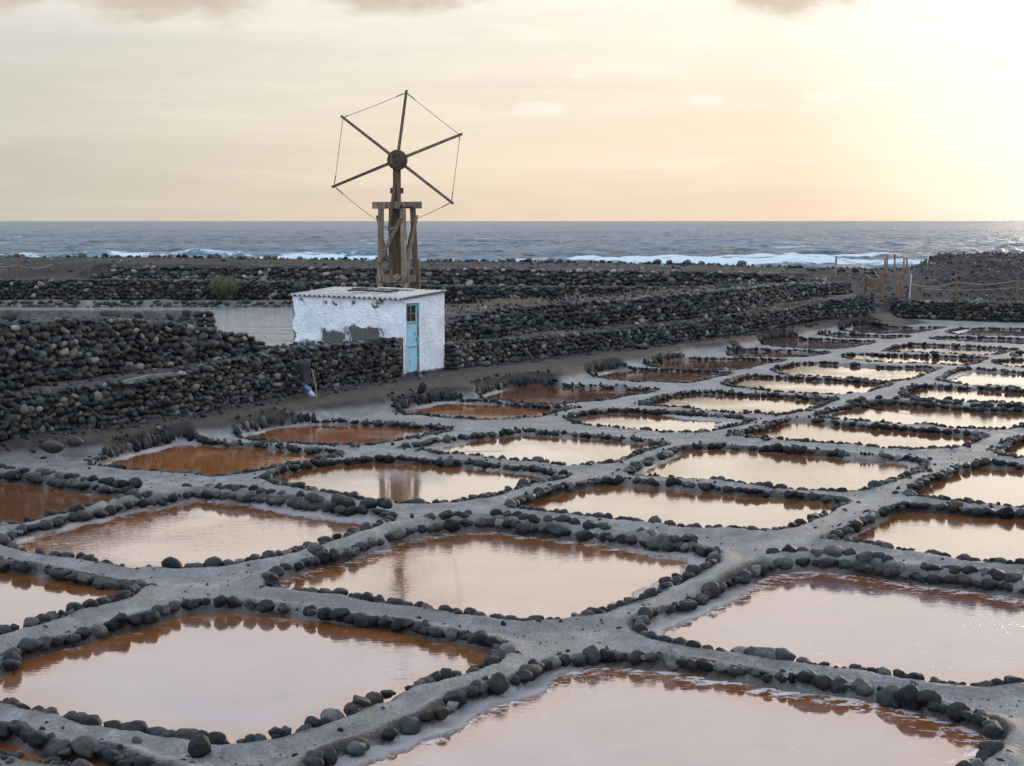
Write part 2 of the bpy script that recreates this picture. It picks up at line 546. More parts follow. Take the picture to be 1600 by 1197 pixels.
def mat_wood(name, c0, c1, c2, axis=(9, 9, .9)):
    m, t, b = new_mat(name)
    co = t.new('ShaderNodeTexCoord').outputs['Object']
    oi = t.new('ShaderNodeObjectInfo').outputs['Random']
    off = t.new('ShaderNodeCombineXYZ'); t.put(off.inputs[0], t.math('MULTIPLY', oi, 31.0))
    v = t.vmath('ADD', t.scalevec(co, axis), off.outputs[0])
    n1 = t.noise(v, 2.4, 6, .65, .4); n2 = t.noise(co, 3.0, 4, .6)
    col = t.ramp(n1, [(.28, c0), (.5, c1), (.74, c2)])
    col = t.mix(1.0, col, t.ramp(n2, [(.3, .7), (.7, 1.25)]), 'MULTIPLY')
    col = t.mix(1.0, col, t.ramp(oi, [(0, .75), (1, 1.25)]), 'MULTIPLY')
    t.put(b.inputs['Base Color'], col)
    b.inputs['Roughness'].default_value = .82
    b.inputs['Specular IOR Level'].default_value = .17
    t.put(b.inputs['Normal'], t.bump(n1, .6, .012))
    return m


def mat_plain(name, col, rough=.7, metal=0.0, var=.3, scale=12):
    m, t, b = new_mat(name)
    n = t.noise(pos(t), scale, 4, .6)
    t.put(b.inputs['Base Color'], t.mix(n, tuple(c * (1 - var) for c in col), tuple(c * (1 + var) for c in col)))
    b.inputs['Roughness'].default_value = rough
    b.inputs['Metallic'].default_value = metal
    t.put(b.inputs['Normal'], t.bump(n, .3, .01))
    return m


M = dict(
    stone=mat_stone('basalt_cobble', 1.0),
    wall_stone=mat_stone('wall_cobble', 1.62, .28),  # lightened: some distance haze is put into the stone colour
    far_stone=mat_stone('pale_hazed_cobble', 2.2, .28),  # paler grey stone, with more distance haze painted into its colour
    ground=mat_ground(),
    core=mat_dirt('packed_earth', ((.022, .018, .016), (.042, .035, .031), (.07, .058, .05)), 4),
    ledge=mat_dirt('ledge_earth', ((.032, .026, .022), (.057, .046, .040), (.10, .083, .072)), 2.6),
    shore=mat_dirt('volcanic_gravel', ((.020, .017, .015), (.040, .033, .029), (.072, .060, .052)), 1.9, .16),
    mortar=mat_dirt('old_mortar', ((.065, .057, .049), (.11, .097, .083), (.165, .15, .13)), 2.2),
    brine=mat_brine(), pond=mat_pond(), sea=mat_sea(), plaster=mat_plaster(),
    door=mat_paint('turquoise_door_paint', (.27, .54, .62), amount=.585),
    frame=mat_paint('rusted_frame_paint', (.14, .36, .44), amount=.46),
    glass=mat_plain('dark_window_void', (.02, .018, .017), .35),
    roof=mat_dirt('fibre_cement_sheet', ((.20, .185, .17), (.30, .275, .25), (.42, .39, .36)), 3.0, .01),
    wood=mat_wood('weathered_timber', (.062, .043, .031), (.155, .110, .082), (.27, .21, .17)),
    mast=mat_wood('old_mast_timber', (.035, .024, .017), (.085, .056, .038), (.15, .10, .07)),
    brown=mat_wood('brown_stain_timber', (.09, .052, .03), (.16, .095, .058), (.23, .15, .095)),
    spoke=mat_wood('dark_spar', (.06, .045, .034), (.10, .077, .06), (.15, .115, .09)),
    wire=mat_plain('rusty_wire', (.16, .13, .10), .7),
    rope=mat_plain('pale_rope', (.22, .19, .15), .9),
    rag=mat_plain('dark_cloth', (.022, .022, .026), .95, 0, .4),
    blue=mat_plain('blue_plastic', (.025, .065, .18), .5),
    white=mat_plain('white_plastic', (.30, .31, .33), .5, 0, .2),
    paint_white=mat_plain('white_pole_paint', (.36, .36, .36), .7, 0, .25),
    reed=mat_plain('dry_reed', (.45, .38, .24), .8),
    rubber=mat_plain('black_rubber', (.02, .02, .02), .7),
    greyboard=mat_wood('grey_board', (.07, .07, .07), (.12, .117, .114), (.18, .177, .174)),
    straw=mat_plain('dry_straw', (.20, .15, .09), .9, 0, .4),
    leaf=mat_plain('bush_leaf', (.075, .085, .03), .8, 0, .45, 30),
    twig=mat_plain('bush_twig', (.06, .045, .03), .9),
)


# ------------------------------------------------------------------ cobbles
def cobble_mesh(name, seed, sub, mat, rough=.34):
    bm = bmesh.new()
    bmesh.ops.create_icosphere(bm, subdivisions=sub, radius=1.0)
    o = Vector((seed * 13.7, seed * 5.1, seed * 2.3))
    r = random.Random(seed)
    # two or three flattened faces give a worn, slightly angular beach cobble
    cuts = []
    for k in range(r.choice((2, 3, 4, 5))):
        n = Vector((r.gauss(0, 1), r.gauss(0, 1), r.gauss(0, 1))).normalized()
        cuts.append((n, r.uniform(.62, .90)))
    for v in bm.verts:
        d = v.co.normalized()
        s = 1 + rough * mnoise.noise(d * 1.1 + o) + rough * .45 * mnoise.noise(d * 2.7 + o)
        p = d * s
        for n, c in cuts:
            e = p.dot(n) - c
            if e > 0: p = p - n * e * .85
        v.co = p
    me = bpy.data.meshes.new(name)
    bm.to_mesh(me); bm.free()
    for p in me.polygons: p.use_smooth = True
    me.materials.append(mat)
    return me


COB = {k: [cobble_mesh('cobble', i + 1, 2, M[k]) for i in range(16)] for k in ('stone', 'wall_stone', 'far_stone')}
COB_NEAR = [cobble_mesh('cobble_fine', i + 1, 3, M['stone']) for i in range(16)]
COBV = []
for me in COB['wall_stone']:
    V = np.empty(len(me.vertices) * 3); me.vertices.foreach_get('co', V)
    COBV.append((V.reshape(-1, 3), np.array([p.vertices[:] for p in me.polygons])))
TRIV = []
for i in range(8):
    me = cobble_mesh('pebble', 40 + i, 1, None)
    V = np.empty(len(me.vertices) * 3); me.vertices.foreach_get('co', V)
    TRIV.append((V.reshape(-1, 3), np.array([p.vertices[:] for p in me.polygons])))
    bpy.data.meshes.remove(me)


def joined_stones(name, items, mat, parent=None, lib=None):
    """items: (pos, euler, scale3) -> one mesh"""
    lib = lib or COBV
    off = Vector(parent.location) if parent is not None else Vector((0, 0, 0))
    VV = []; FF = []; o = 0
    for p, e, s in items:
        V, Fc = lib[random.randrange(len(lib))]
        R = np.array(Euler(e).to_matrix())
        W = (V * np.array(s)) @ R.T + np.array(Vector(p) - off)
        VV.append(W); FF.append(Fc + o); o += len(V)
    if not VV: return None
    me = mesh_np(name, np.concatenate(VV), np.concatenate(FF), mat)
    ob = link(name, me, parent)
    ob['kind'] = 'stuff'
    return ob


def place(name, me, p, e, s, parent):
    o = bpy.data.objects.new(name, me)
    C.objects.link(o)
    o.parent = parent
    o.location = Vector(p) - parent.location
    o.rotation_euler = e
    o.scale = s
    return o

PAN_RIMS = {
    'A': [(-4.84,14.83), (-4.65,14.99), (-4.70,15.45), (-4.38,15.94), (-4.14,16.25), (-3.92,16.65), (-3.71,16.93), (-3.53,17.34), (-3.24,17.44), (-2.87,17.44), (-2.44,17.29), (-2.01,17.07), (-1.65,16.86), (-1.38,16.72), (-1.11,16.59), (-0.76,16.25), (-0.38,16.00), (-0.08,15.57), (-0.18,15.05), (-0.49,14.61), (-0.71,14.40), (-1.00,14.05), (-1.21,13.63), (-1.44,13.28), (-1.71,12.97), (-1.94,12.76), (-2.21,12.70), (-2.41,12.70), (-2.58,12.80), (-2.80,12.88), (-3.00,12.98), (-3.14,13.07), (-3.37,13.14), (-3.59,13.31), (-3.76,13.44), (-4.00,13.53), (-4.27,13.74), (-4.58,14.00), (-4.90,14.40)],
    'B': [(-0.03,14.40), (-0.22,14.22), (-0.44,13.98), (-0.66,13.40), (-0.86,13.18), (-1.02,12.98), (-1.14,12.83), (-1.27,12.64), (-1.42,12.43), (-1.54,12.14), (-1.49,11.78), (-1.13,11.38), (0.00,10.70), (1.04,10.42), (2.11,10.65), (2.93,11.38), (3.39,12.00), (3.59,12.29), (3.78,12.60), (3.88,12.84), (3.89,13.05), (3.83,13.31), (3.72,13.49), (3.58,13.67), (3.44,13.86), (3.28,14.00), (3.10,14.18), (2.90,14.30), (2.69,14.40), (2.48,14.51), (2.30,14.63), (2.09,14.77), (1.82,14.94), (1.49,15.16), (1.28,15.18), (1.08,15.25), (0.84,15.30), (0.57,15.22), (0.33,15.08), (0.17,14.77), (0.06,14.46)],
    'C': [(-2.83,18.80), (-2.73,19.16), (-2.54,19.39), (-2.39,19.71), (-2.11,20.00), (-1.88,20.50), (-1.67,20.92), (-1.46,21.40), (-1.22,21.67), (-0.86,21.99), (-0.43,22.16), (-0.09,21.99), (0.17,21.76), (0.42,21.69), (0.71,21.51), (0.96,21.35), (1.24,21.20), (1.47,20.96), (1.78,20.75), (2.16,20.54), (2.42,20.36), (2.50,20.00), (2.35,19.43), (2.15,18.98), (1.98,18.72), (1.76,18.33), (1.54,17.90), (1.30,17.51), (1.12,17.29), (0.90,17.00), (0.63,16.79), (0.33,16.68), (0.00,16.65), (-0.33,16.86), (-0.56,16.96), (-0.84,17.19), (-1.05,17.36), (-1.37,17.54), (-1.62,17.67), (-1.84,17.79), (-2.02,17.82), (-2.29,18.02), (-2.53,18.19), (-2.73,18.46)],
    'D': [(1.26,16.52), (1.43,16.93), (1.61,17.15), (1.81,17.44), (2.06,17.82), (2.23,18.10), (2.49,18.46), (2.74,18.94), (2.98,19.30), (3.23,19.43), (3.44,19.56), (3.66,19.52), (3.90,19.37), (4.07,19.30), (4.30,19.16), (4.52,18.94), (4.76,18.72), (5.03,18.63), (5.27,18.46), (5.47,18.30), (5.67,18.10), (6.08,17.67), (6.30,16.93), (5.62,15.39), (4.91,14.51), (4.49,14.37), (4.29,14.33), (4.03,14.33), (3.77,14.43), (3.58,14.56), (3.40,14.64), (3.22,14.77), (2.93,14.90), (2.66,15.05), (2.47,15.14), (2.22,15.30), (2.01,15.49), (1.83,15.58), (1.70,15.73), (1.52,15.85), (1.38,16.02), (1.27,16.25)],
    'E': [(-6.56,21.02), (-6.49,21.62), (-6.26,22.16), (-6.09,22.64), (-5.84,22.90), (-5.68,23.34), (-5.44,23.69), (-5.13,23.96), (-4.93,24.39), (-4.70,24.68), (-4.33,24.44), (-4.03,24.39), (-3.76,24.16), (-3.50,23.96), (-3.24,23.77), (-2.93,23.55), (-2.64,23.39), (-2.34,23.15), (-2.02,23.02), (-1.73,22.82), (-1.62,22.47), (-1.72,22.09), (-1.94,21.62), (-2.15,21.20), (-2.36,20.83), (-2.55,20.46), (-2.78,20.04), (-3.07,19.67), (-3.34,19.45), (-3.59,19.34), (-3.99,19.27), (-4.26,19.30), (-4.55,19.39), (-4.84,19.52), (-5.11,19.67), (-5.43,19.86), (-5.75,20.06), (-6.11,20.34), (-6.38,20.62)],
    'F': [(-6.47,19.49), (-6.30,19.67), (-6.02,19.52), (-5.74,19.34), (-5.46,19.16), (-5.19,18.98), (-4.89,18.80), (-4.59,18.63), (-4.33,18.46), (-4.14,18.25), (-4.14,17.95), (-4.18,17.67), (-4.33,17.41), (-4.46,17.26), (-4.59,16.97), (-4.71,16.70), (-4.82,16.49), (-4.97,16.35), (-5.07,16.16), (-5.26,15.97), (-5.69,16.13), (-6.23,16.93), (-6.53,18.14)],
    'G': [(-8.83,26.75), (-8.21,26.41), (-7.85,26.25), (-7.40,25.92), (-6.95,25.53), (-6.46,25.19), (-6.06,24.92), (-5.69,24.80), (-5.69,24.16), (-5.81,23.71), (-5.99,23.50), (-6.20,23.23), (-6.36,22.85), (-6.52,22.47), (-6.74,22.18), (-7.00,21.90), (-7.42,21.76), (-8.25,22.77), (-9.04,25.28)],
    'H': [(-7.13,27.72), (-7.08,28.72), (-6.80,29.71), (-6.58,30.31), (-6.28,31.13), (-5.74,30.85), (-5.34,30.58), (-4.84,30.45), (-4.32,30.14), (-3.80,29.71), (-3.31,29.41), (-3.00,29.21), (-3.11,28.60), (-3.39,28.14), (-3.66,27.72), (-3.91,27.21), (-4.17,26.86), (-4.53,26.51), (-4.94,26.51), (-5.42,26.82), (-5.87,27.00), (-6.32,27.14), (-6.83,27.46)],
    'I': [(-3.95,26.41), (-3.78,27.03), (-3.59,27.57), (-3.31,27.95), (-2.95,28.17), (-2.54,28.41), (-2.10,28.52), (-1.65,28.33), (-1.09,28.02), (-0.65,27.91), (-0.21,27.57), (0.11,27.36), (0.32,27.28), (0.63,26.93), (0.92,26.58), (0.71,26.01), (0.40,25.66), (0.15,25.28), (-0.10,24.83), (-0.33,24.44), (-0.75,24.02), (-1.25,23.74), (-1.86,23.96), (-2.26,24.24), (-2.63,24.62), (-3.00,24.92), (-3.45,25.38), (-3.76,25.79)],
    'J': [(-5.35,31.90), (-5.12,32.65), (-4.79,33.43), (-4.20,33.87), (-3.55,33.92), (-2.87,33.70), (-2.20,33.43), (-1.60,33.01), (-1.23,32.54), (-1.48,31.80), (-1.82,31.27), (-2.15,30.76), (-2.52,30.18), (-3.02,29.96), (-3.50,30.05), (-4.00,30.36), (-4.53,30.72), (-4.95,31.13)],
    'K': [(-2.01,29.62), (-1.77,30.36), (-1.21,31.09), (-0.61,31.61), (0.00,32.09), (0.21,32.42), (0.61,32.09), (0.93,31.96), (1.33,31.77), (1.72,31.55), (2.02,31.33), (2.32,31.03), (2.61,30.79), (2.85,30.44), (2.69,29.87), (2.38,29.32), (2.07,28.66), (1.81,28.03), (1.59,27.83), (1.37,27.73), (0.95,27.54), (0.74,27.76), (0.40,28.00), (0.04,28.25), (-0.32,28.45), (-0.68,28.66), (-1.05,28.84), (-1.36,29.10), (-1.76,29.78)],
    'L': [(1.87,26.75), (2.15,27.72), (2.43,28.41), (2.78,29.21), (3.13,29.88), (3.51,30.18), (3.97,30.14), (4.42,29.96), (4.84,29.71), (5.25,29.41), (5.66,29.16), (6.05,28.88), (6.46,28.72), (6.84,28.44), (7.02,28.02), (6.68,27.10), (6.30,26.35), (5.89,25.69), (5.53,25.19), (5.13,24.89), (4.75,24.95), (4.39,25.10), (4.08,25.28), (3.68,25.60), (3.32,25.85), (3.03,26.01), (2.64,26.15), (2.35,26.31), (2.06,26.45)],
    'M': [(-0.05,23.63), (0.24,24.39), (0.53,24.92), (0.89,25.47), (1.25,25.82), (1.67,26.05), (2.11,25.85), (2.49,25.66), (2.86,25.41), (3.23,25.16), (3.64,24.95), (4.08,24.71), (4.43,24.50), (4.76,24.24), (4.86,23.88), (4.52,23.23), (4.18,22.60), (3.94,22.21), (3.65,21.76), (3.36,21.53), (3.12,21.60), (2.87,21.69), (2.55,21.80), (2.31,21.99), (2.04,22.23), (1.66,22.40), (1.32,22.57), (0.89,22.90), (0.45,23.15), (0.14,23.34)],
    'N': [(4.05,21.09), (4.37,21.58), (4.72,22.23), (5.08,22.90), (5.42,23.39), (5.69,23.58), (6.04,23.50), (6.36,23.34), (6.75,23.13), (7.15,22.95), (7.50,22.40), (7.61,21.58), (7.09,20.30), (6.53,19.56), (6.10,19.52), (5.76,19.65), (5.47,19.75), (5.26,20.10), (5.03,20.30), (4.78,20.42), (4.51,20.62), (4.26,20.81)],
    'O': [(5.94,24.62), (6.19,25.28), (6.59,26.08), (7.02,26.75), (7.47,27.46), (7.92,27.95), (8.27,27.83), (8.57,27.57), (9.00,26.93), (8.90,25.60), (8.21,23.96), (7.58,23.47), (7.23,23.52), (6.95,23.80), (6.67,23.96), (6.39,24.16), (6.10,24.33)],
    'P': [(6.44,34.54), (6.46,35.01), (6.70,35.59), (6.95,35.99), (7.26,36.40), (7.63,36.88), (7.98,37.09), (7.74,37.03), (8.10,37.42), (8.38,37.42), (8.68,37.50), (8.95,37.24), (9.25,37.03), (9.54,36.82), (9.84,36.61), (10.11,36.34), (10.49,36.09), (10.83,36.09), (11.14,35.99), (11.36,35.59), (11.10,34.63), (10.62,33.72), (10.15,33.02), (9.79,32.65), (9.28,32.60), (8.87,32.60), (8.64,32.89), (8.41,33.23), (8.12,33.31), (7.83,33.40), (7.46,33.66), (7.10,33.93), (6.90,34.11), (6.62,34.26)],
    'Q': [(4.30,31.71), (4.42,32.03), (4.68,32.44), (4.95,32.85), (5.29,33.45), (5.61,34.11), (5.88,34.44), (6.08,34.35), (6.33,34.17), (6.59,33.86), (6.75,33.59), (7.01,33.33), (7.29,33.16), (7.65,32.90), (7.85,32.70), (8.16,32.47), (8.62,32.19), (8.94,31.93), (9.13,31.63), (8.67,30.86), (8.20,30.09), (7.88,29.78), (7.65,29.78), (7.28,29.58), (7.01,29.82), (6.69,29.87), (6.42,30.14), (6.11,30.27), (5.80,30.39), (5.51,30.65), (5.22,30.91), (4.91,31.12), (4.58,31.25), (4.32,31.36)],
    'R': [(2.88,37.16), (3.18,37.92), (3.42,38.44), (3.71,39.12), (4.08,39.48), (4.29,39.82), (4.65,39.96), (4.98,39.76), (5.33,39.59), (5.44,39.49), (5.79,39.36), (6.15,39.24), (6.48,39.01), (6.78,38.65), (7.10,38.42), (7.40,38.31), (7.49,38.17), (7.22,37.64), (6.99,37.18), (6.69,36.54), (6.40,35.95), (6.13,35.55), (5.83,35.24), (5.58,35.20), (5.39,35.35), (5.10,35.35), (4.89,35.45), (4.68,35.59), (4.24,35.91), (3.77,36.38), (3.39,36.62), (3.06,36.82)],
    'S': [(1.18,34.37), (1.38,35.01), (1.76,35.59), (2.18,35.95), (2.63,35.83), (3.06,35.63), (3.50,35.48), (3.92,35.24), (4.33,34.97), (4.74,34.71), (4.98,34.26), (4.71,33.54), (4.27,32.78), (3.94,32.42), (3.57,32.09), (3.18,32.19), (2.91,32.35), (2.59,32.52), (2.28,32.75), (2.01,33.02), (1.72,33.16), (1.40,33.54)],
    'T': [(-0.84,39.12), (-0.60,40.05), (-0.34,40.69), (-0.05,41.35), (0.25,41.82), (0.71,41.98), (1.16,41.79), (1.60,41.45), (2.03,41.45), (2.46,41.14), (2.89,40.84), (3.31,40.54), (3.52,40.54), (3.25,39.76), (3.00,39.48), (2.83,39.20), (2.55,38.79), (2.29,38.26), (2.00,37.92), (1.65,37.61), (1.32,37.41), (1.03,37.04), (0.63,37.16), (0.36,37.33), (-0.05,37.84), (-0.46,38.10), (-0.74,38.52)],
    'U': [(-2.50,36.08), (-2.31,36.74), (-2.00,37.36), (-1.78,37.92), (-1.51,38.10), (-1.15,38.00), (-0.73,37.84), (-0.18,37.59), (0.22,37.11), (0.76,36.74), (1.15,36.50), (1.26,36.03), (0.99,35.54), (0.67,34.99), (0.33,34.51), (-0.04,34.36), (-0.41,34.25), (-0.79,34.36), (-1.17,34.46), (-1.55,34.68), (-1.95,35.05), (-2.27,35.27)],
    'V': [(1.98,44.59), (2.41,45.80), (2.84,46.37), (3.28,46.37), (3.77,46.18), (4.26,46.06), (4.74,45.87), (5.21,45.69), (5.61,45.39), (5.98,45.24), (5.82,44.52), (5.42,43.82), (5.00,42.94), (4.61,42.23), (4.24,42.17), (3.90,42.17), (3.47,42.49), (3.04,42.55), (2.63,42.88), (2.28,43.38), (2.00,43.96)],
    'W': [(3.82,47.31), (4.21,48.25), (4.67,49.44), (5.15,49.88), (5.85,49.75), (6.53,49.44), (6.86,49.88), (7.14,49.69), (7.52,49.50), (7.86,49.31), (8.11,49.12), (7.81,48.39), (7.49,47.92), (7.10,47.29), (6.87,46.77), (6.57,46.10), (6.30,45.78), (6.01,45.78), (5.38,45.69), (4.75,45.95), (4.28,46.33), (3.95,46.72)],
    'X': [(6.80,52.31), (7.19,52.95), (6.98,53.25), (7.30,53.17), (7.96,53.08), (8.58,52.82), (9.19,52.52), (9.61,52.10), (9.96,51.97), (9.49,50.94), (8.96,50.27), (8.58,50.11), (8.21,50.11), (7.85,50.27), (7.41,50.47), (6.96,50.66), (6.68,50.94)],
    'Y': [(8.26,55.93), (8.73,57.52), (9.31,58.45), (9.87,58.56), (10.51,58.04), (11.16,57.62), (11.78,57.11), (12.38,56.66), (12.01,55.69), (11.52,54.84), (11.02,53.92), (10.63,53.48), (10.13,53.12), (9.65,53.25), (9.21,53.61), (8.76,53.92), (8.51,54.47), (8.29,55.07)],
    'Z': [(7.14,45.65), (7.54,46.70), (7.97,47.57), (8.45,48.28), (8.91,48.28), (9.31,48.03), (9.69,47.67), (10.11,47.50), (10.43,47.32), (10.40,47.04), (10.95,46.87), (11.52,46.81), (11.93,46.70), (12.02,46.54), (11.70,45.78), (11.35,44.98), (10.92,44.14), (10.58,43.40), (10.26,42.97), (9.96,42.63), (9.65,42.40), (9.27,42.63), (8.99,43.11), (8.80,43.26), (8.42,43.40), (8.07,43.70), (7.71,43.99), (7.37,44.30), (7.21,44.82)],
    'a': [(5.33,41.76), (5.74,42.88), (6.01,43.70), (6.35,44.14), (6.62,44.08), (6.94,43.99), (7.13,43.84), (7.42,43.61), (7.73,43.34), (8.06,43.20), (8.36,43.05), (8.71,42.77), (9.05,42.48), (9.28,42.34), (9.67,42.18), (9.35,41.23), (9.00,40.66), (8.66,40.03), (8.27,39.49), (7.88,39.29), (7.63,39.29), (7.29,39.41), (6.96,39.66), (6.62,39.90), (6.29,40.15), (5.96,40.53), (5.63,40.87), (5.37,41.05)],
    'b': [(10.03,50.27), (10.44,51.35), (10.85,51.80), (11.16,51.72), (11.45,51.55), (11.04,51.47), (11.40,51.31), (11.80,51.23), (12.08,51.07), (12.37,50.94), (12.73,50.74), (13.07,50.55), (13.47,50.27), (13.81,50.04), (14.07,49.84), (14.17,49.46), (13.79,48.71), (13.35,47.81), (13.01,47.32), (12.77,47.32), (12.52,47.50), (12.29,47.74), (12.03,47.92), (11.64,47.92), (11.23,48.10), (10.82,48.28), (10.40,48.46), (10.50,48.64), (10.12,49.01)],
    'c': [(11.72,52.48), (12.17,53.61), (12.70,54.74), (13.20,55.40), (13.63,55.45), (14.10,55.26), (14.55,54.98), (14.94,54.51), (15.35,54.15), (15.76,53.83), (16.14,53.61), (16.24,53.34), (15.67,52.26), (15.16,51.43), (14.67,50.82), (14.23,50.74), (13.81,50.94), (13.41,51.27), (13.00,51.55), (12.73,51.76), (12.45,51.97), (12.18,52.18), (11.85,52.18)],
    'd': [(12.46,63.13), (13.17,64.90), (13.99,65.89), (14.61,65.89), (14.21,65.36), (14.75,65.03), (15.28,64.71), (15.84,64.51), (16.48,64.64), (16.85,64.51), (16.10,62.82), (15.48,61.92), (14.76,60.87), (14.30,60.53), (13.73,60.53), (13.21,60.76), (12.69,60.99), (12.59,61.45), (12.40,62.22)],
    'e': [(11.10,60.03), (11.76,60.76), (12.49,60.59), (12.52,60.19), (13.41,59.92), (14.19,59.75), (14.25,59.20), (13.58,58.24), (12.86,58.30), (12.17,58.45), (11.87,58.45), (11.42,58.99), (11.12,59.37)],
    'f': [(16.09,61.45), (16.73,62.82), (17.42,63.63), (18.05,63.75), (18.61,63.63), (19.45,63.13), (19.97,62.52), (19.77,61.05), (18.76,59.64), (18.12,59.37), (17.56,59.37), (17.08,59.64), (16.59,59.92), (16.14,60.31)],
    'g': [(14.73,58.45), (15.47,59.20), (15.97,58.99), (16.29,58.83), (16.74,58.45), (17.21,58.19), (17.86,57.93), (18.46,57.52), (18.31,56.51), (17.52,55.69), (16.83,55.69), (16.37,55.93), (15.93,56.22), (15.36,56.71), (14.95,57.21), (14.73,57.72)],
    'h': [(11.08,42.91), (11.43,43.84), (11.81,44.76), (12.21,45.55), (12.60,46.14), (12.95,46.14), (13.29,45.81), (13.59,45.39), (13.92,45.07), (14.28,44.76), (13.97,43.26), (13.24,41.31), (12.78,40.66), (12.57,40.66), (12.41,40.97), (12.24,41.26), (11.92,41.50), (11.57,41.66), (11.38,41.93), (11.13,42.18)],
    'i': [(9.29,39.41), (9.73,40.53), (10.13,41.13), (10.46,41.39), (10.70,41.31), (10.90,41.10), (11.12,40.97), (11.46,40.79), (11.78,40.58), (12.11,40.40), (12.40,40.10), (12.70,39.78), (12.47,38.58), (11.77,37.13), (11.47,37.07), (11.27,37.18), (10.99,37.39), (10.69,37.61), (10.38,37.77), (10.07,37.95), (9.75,38.08), (9.43,38.24), (9.24,38.47)],
    'j': [(14.03,48.43), (14.69,49.40), (15.25,49.40), (15.77,49.08), (15.68,47.80), (14.98,46.60), (14.36,46.48), (13.98,47.01)],
    'k': [(8.59,29.18), (8.97,30.02), (9.36,30.78), (9.69,31.25), (10.07,31.17), (9.90,30.02), (9.39,29.06), (8.95,28.65), (8.69,28.65)],
    'l': [(15.27,50.82), (15.88,52.10), (16.27,52.52), (16.69,52.39), (16.59,51.35), (16.04,50.43), (15.52,50.27)],
    'm': [(-4.31,12.84), (-4.19,13.03), (-4.03,13.01), (-3.91,12.95), (-3.73,12.72), (-3.58,12.58), (-3.44,12.52), (-3.35,12.49), (-3.27,12.54), (-3.16,12.50), (-3.00,12.37), (-2.82,12.18), (-2.68,12.10), (-2.55,12.07), (-2.42,12.00), (-2.38,11.78), (-2.65,11.65), (-3.02,11.82), (-3.25,12.09), (-3.37,12.17), (-3.57,12.26), (-3.79,12.37), (-4.02,12.47), (-4.23,12.60)],
}


# ------------------------------------------------------------------ salt pan outlines (world metres, rim line)
def smooth_closed(pts, step=0.07):
    """Catmull-Rom through a closed outline, then even arc-length samples"""
    P = np.array(pts); n = len(P); out = []
    for i in range(n):
        p0, p1, p2, p3 = P[i - 1], P[i], P[(i + 1) % n], P[(i + 2) % n]
        for k in range(8):
            t = k / 8
            out.append(.5 * ((2 * p1) + (-p0 + p2) * t + (2 * p0 - 5 * p1 + 4 * p2 - p3) * t * t + (-p0 + 3 * p1 - 3 * p2 + p3) * t ** 3))
    Q = np.array(out)
    for _ in range(3):
        Q = .5 * Q + .25 * (np.roll(Q, 1, 0) + np.roll(Q, -1, 0))
    d = np.linalg.norm(np.roll(Q, -1, 0) - Q, axis=1)
    s = np.concatenate([[0], np.cumsum(d)])
    m = max(24, int(s[-1] / step))
    t = np.linspace(0, s[-1], m, endpoint=False)
    Qc = np.vstack([Q, Q[:1]])
    R = np.stack([np.interp(t, s, Qc[:, 0]), np.interp(t, s, Qc[:, 1])], 1)
    x, y = R[:, 0], R[:, 1]
    if np.sum(x * np.roll(y, -1) - np.roll(x, -1) * y) < 0:
        R = R[::-1]
    return R           # counter-clockwise


PANS = {k: smooth_closed(v) for k, v in PAN_RIMS.items()}

ORANGE = (.26, .084, .020); DEEP = (.13, .042, .012); PINK = (.12, .078, .088); PEACH = (.18, .092, .055)
SAND = (.17, .092, .05); AMBER = (.14, .062, .024); ROSE = (.145, .085, .08)
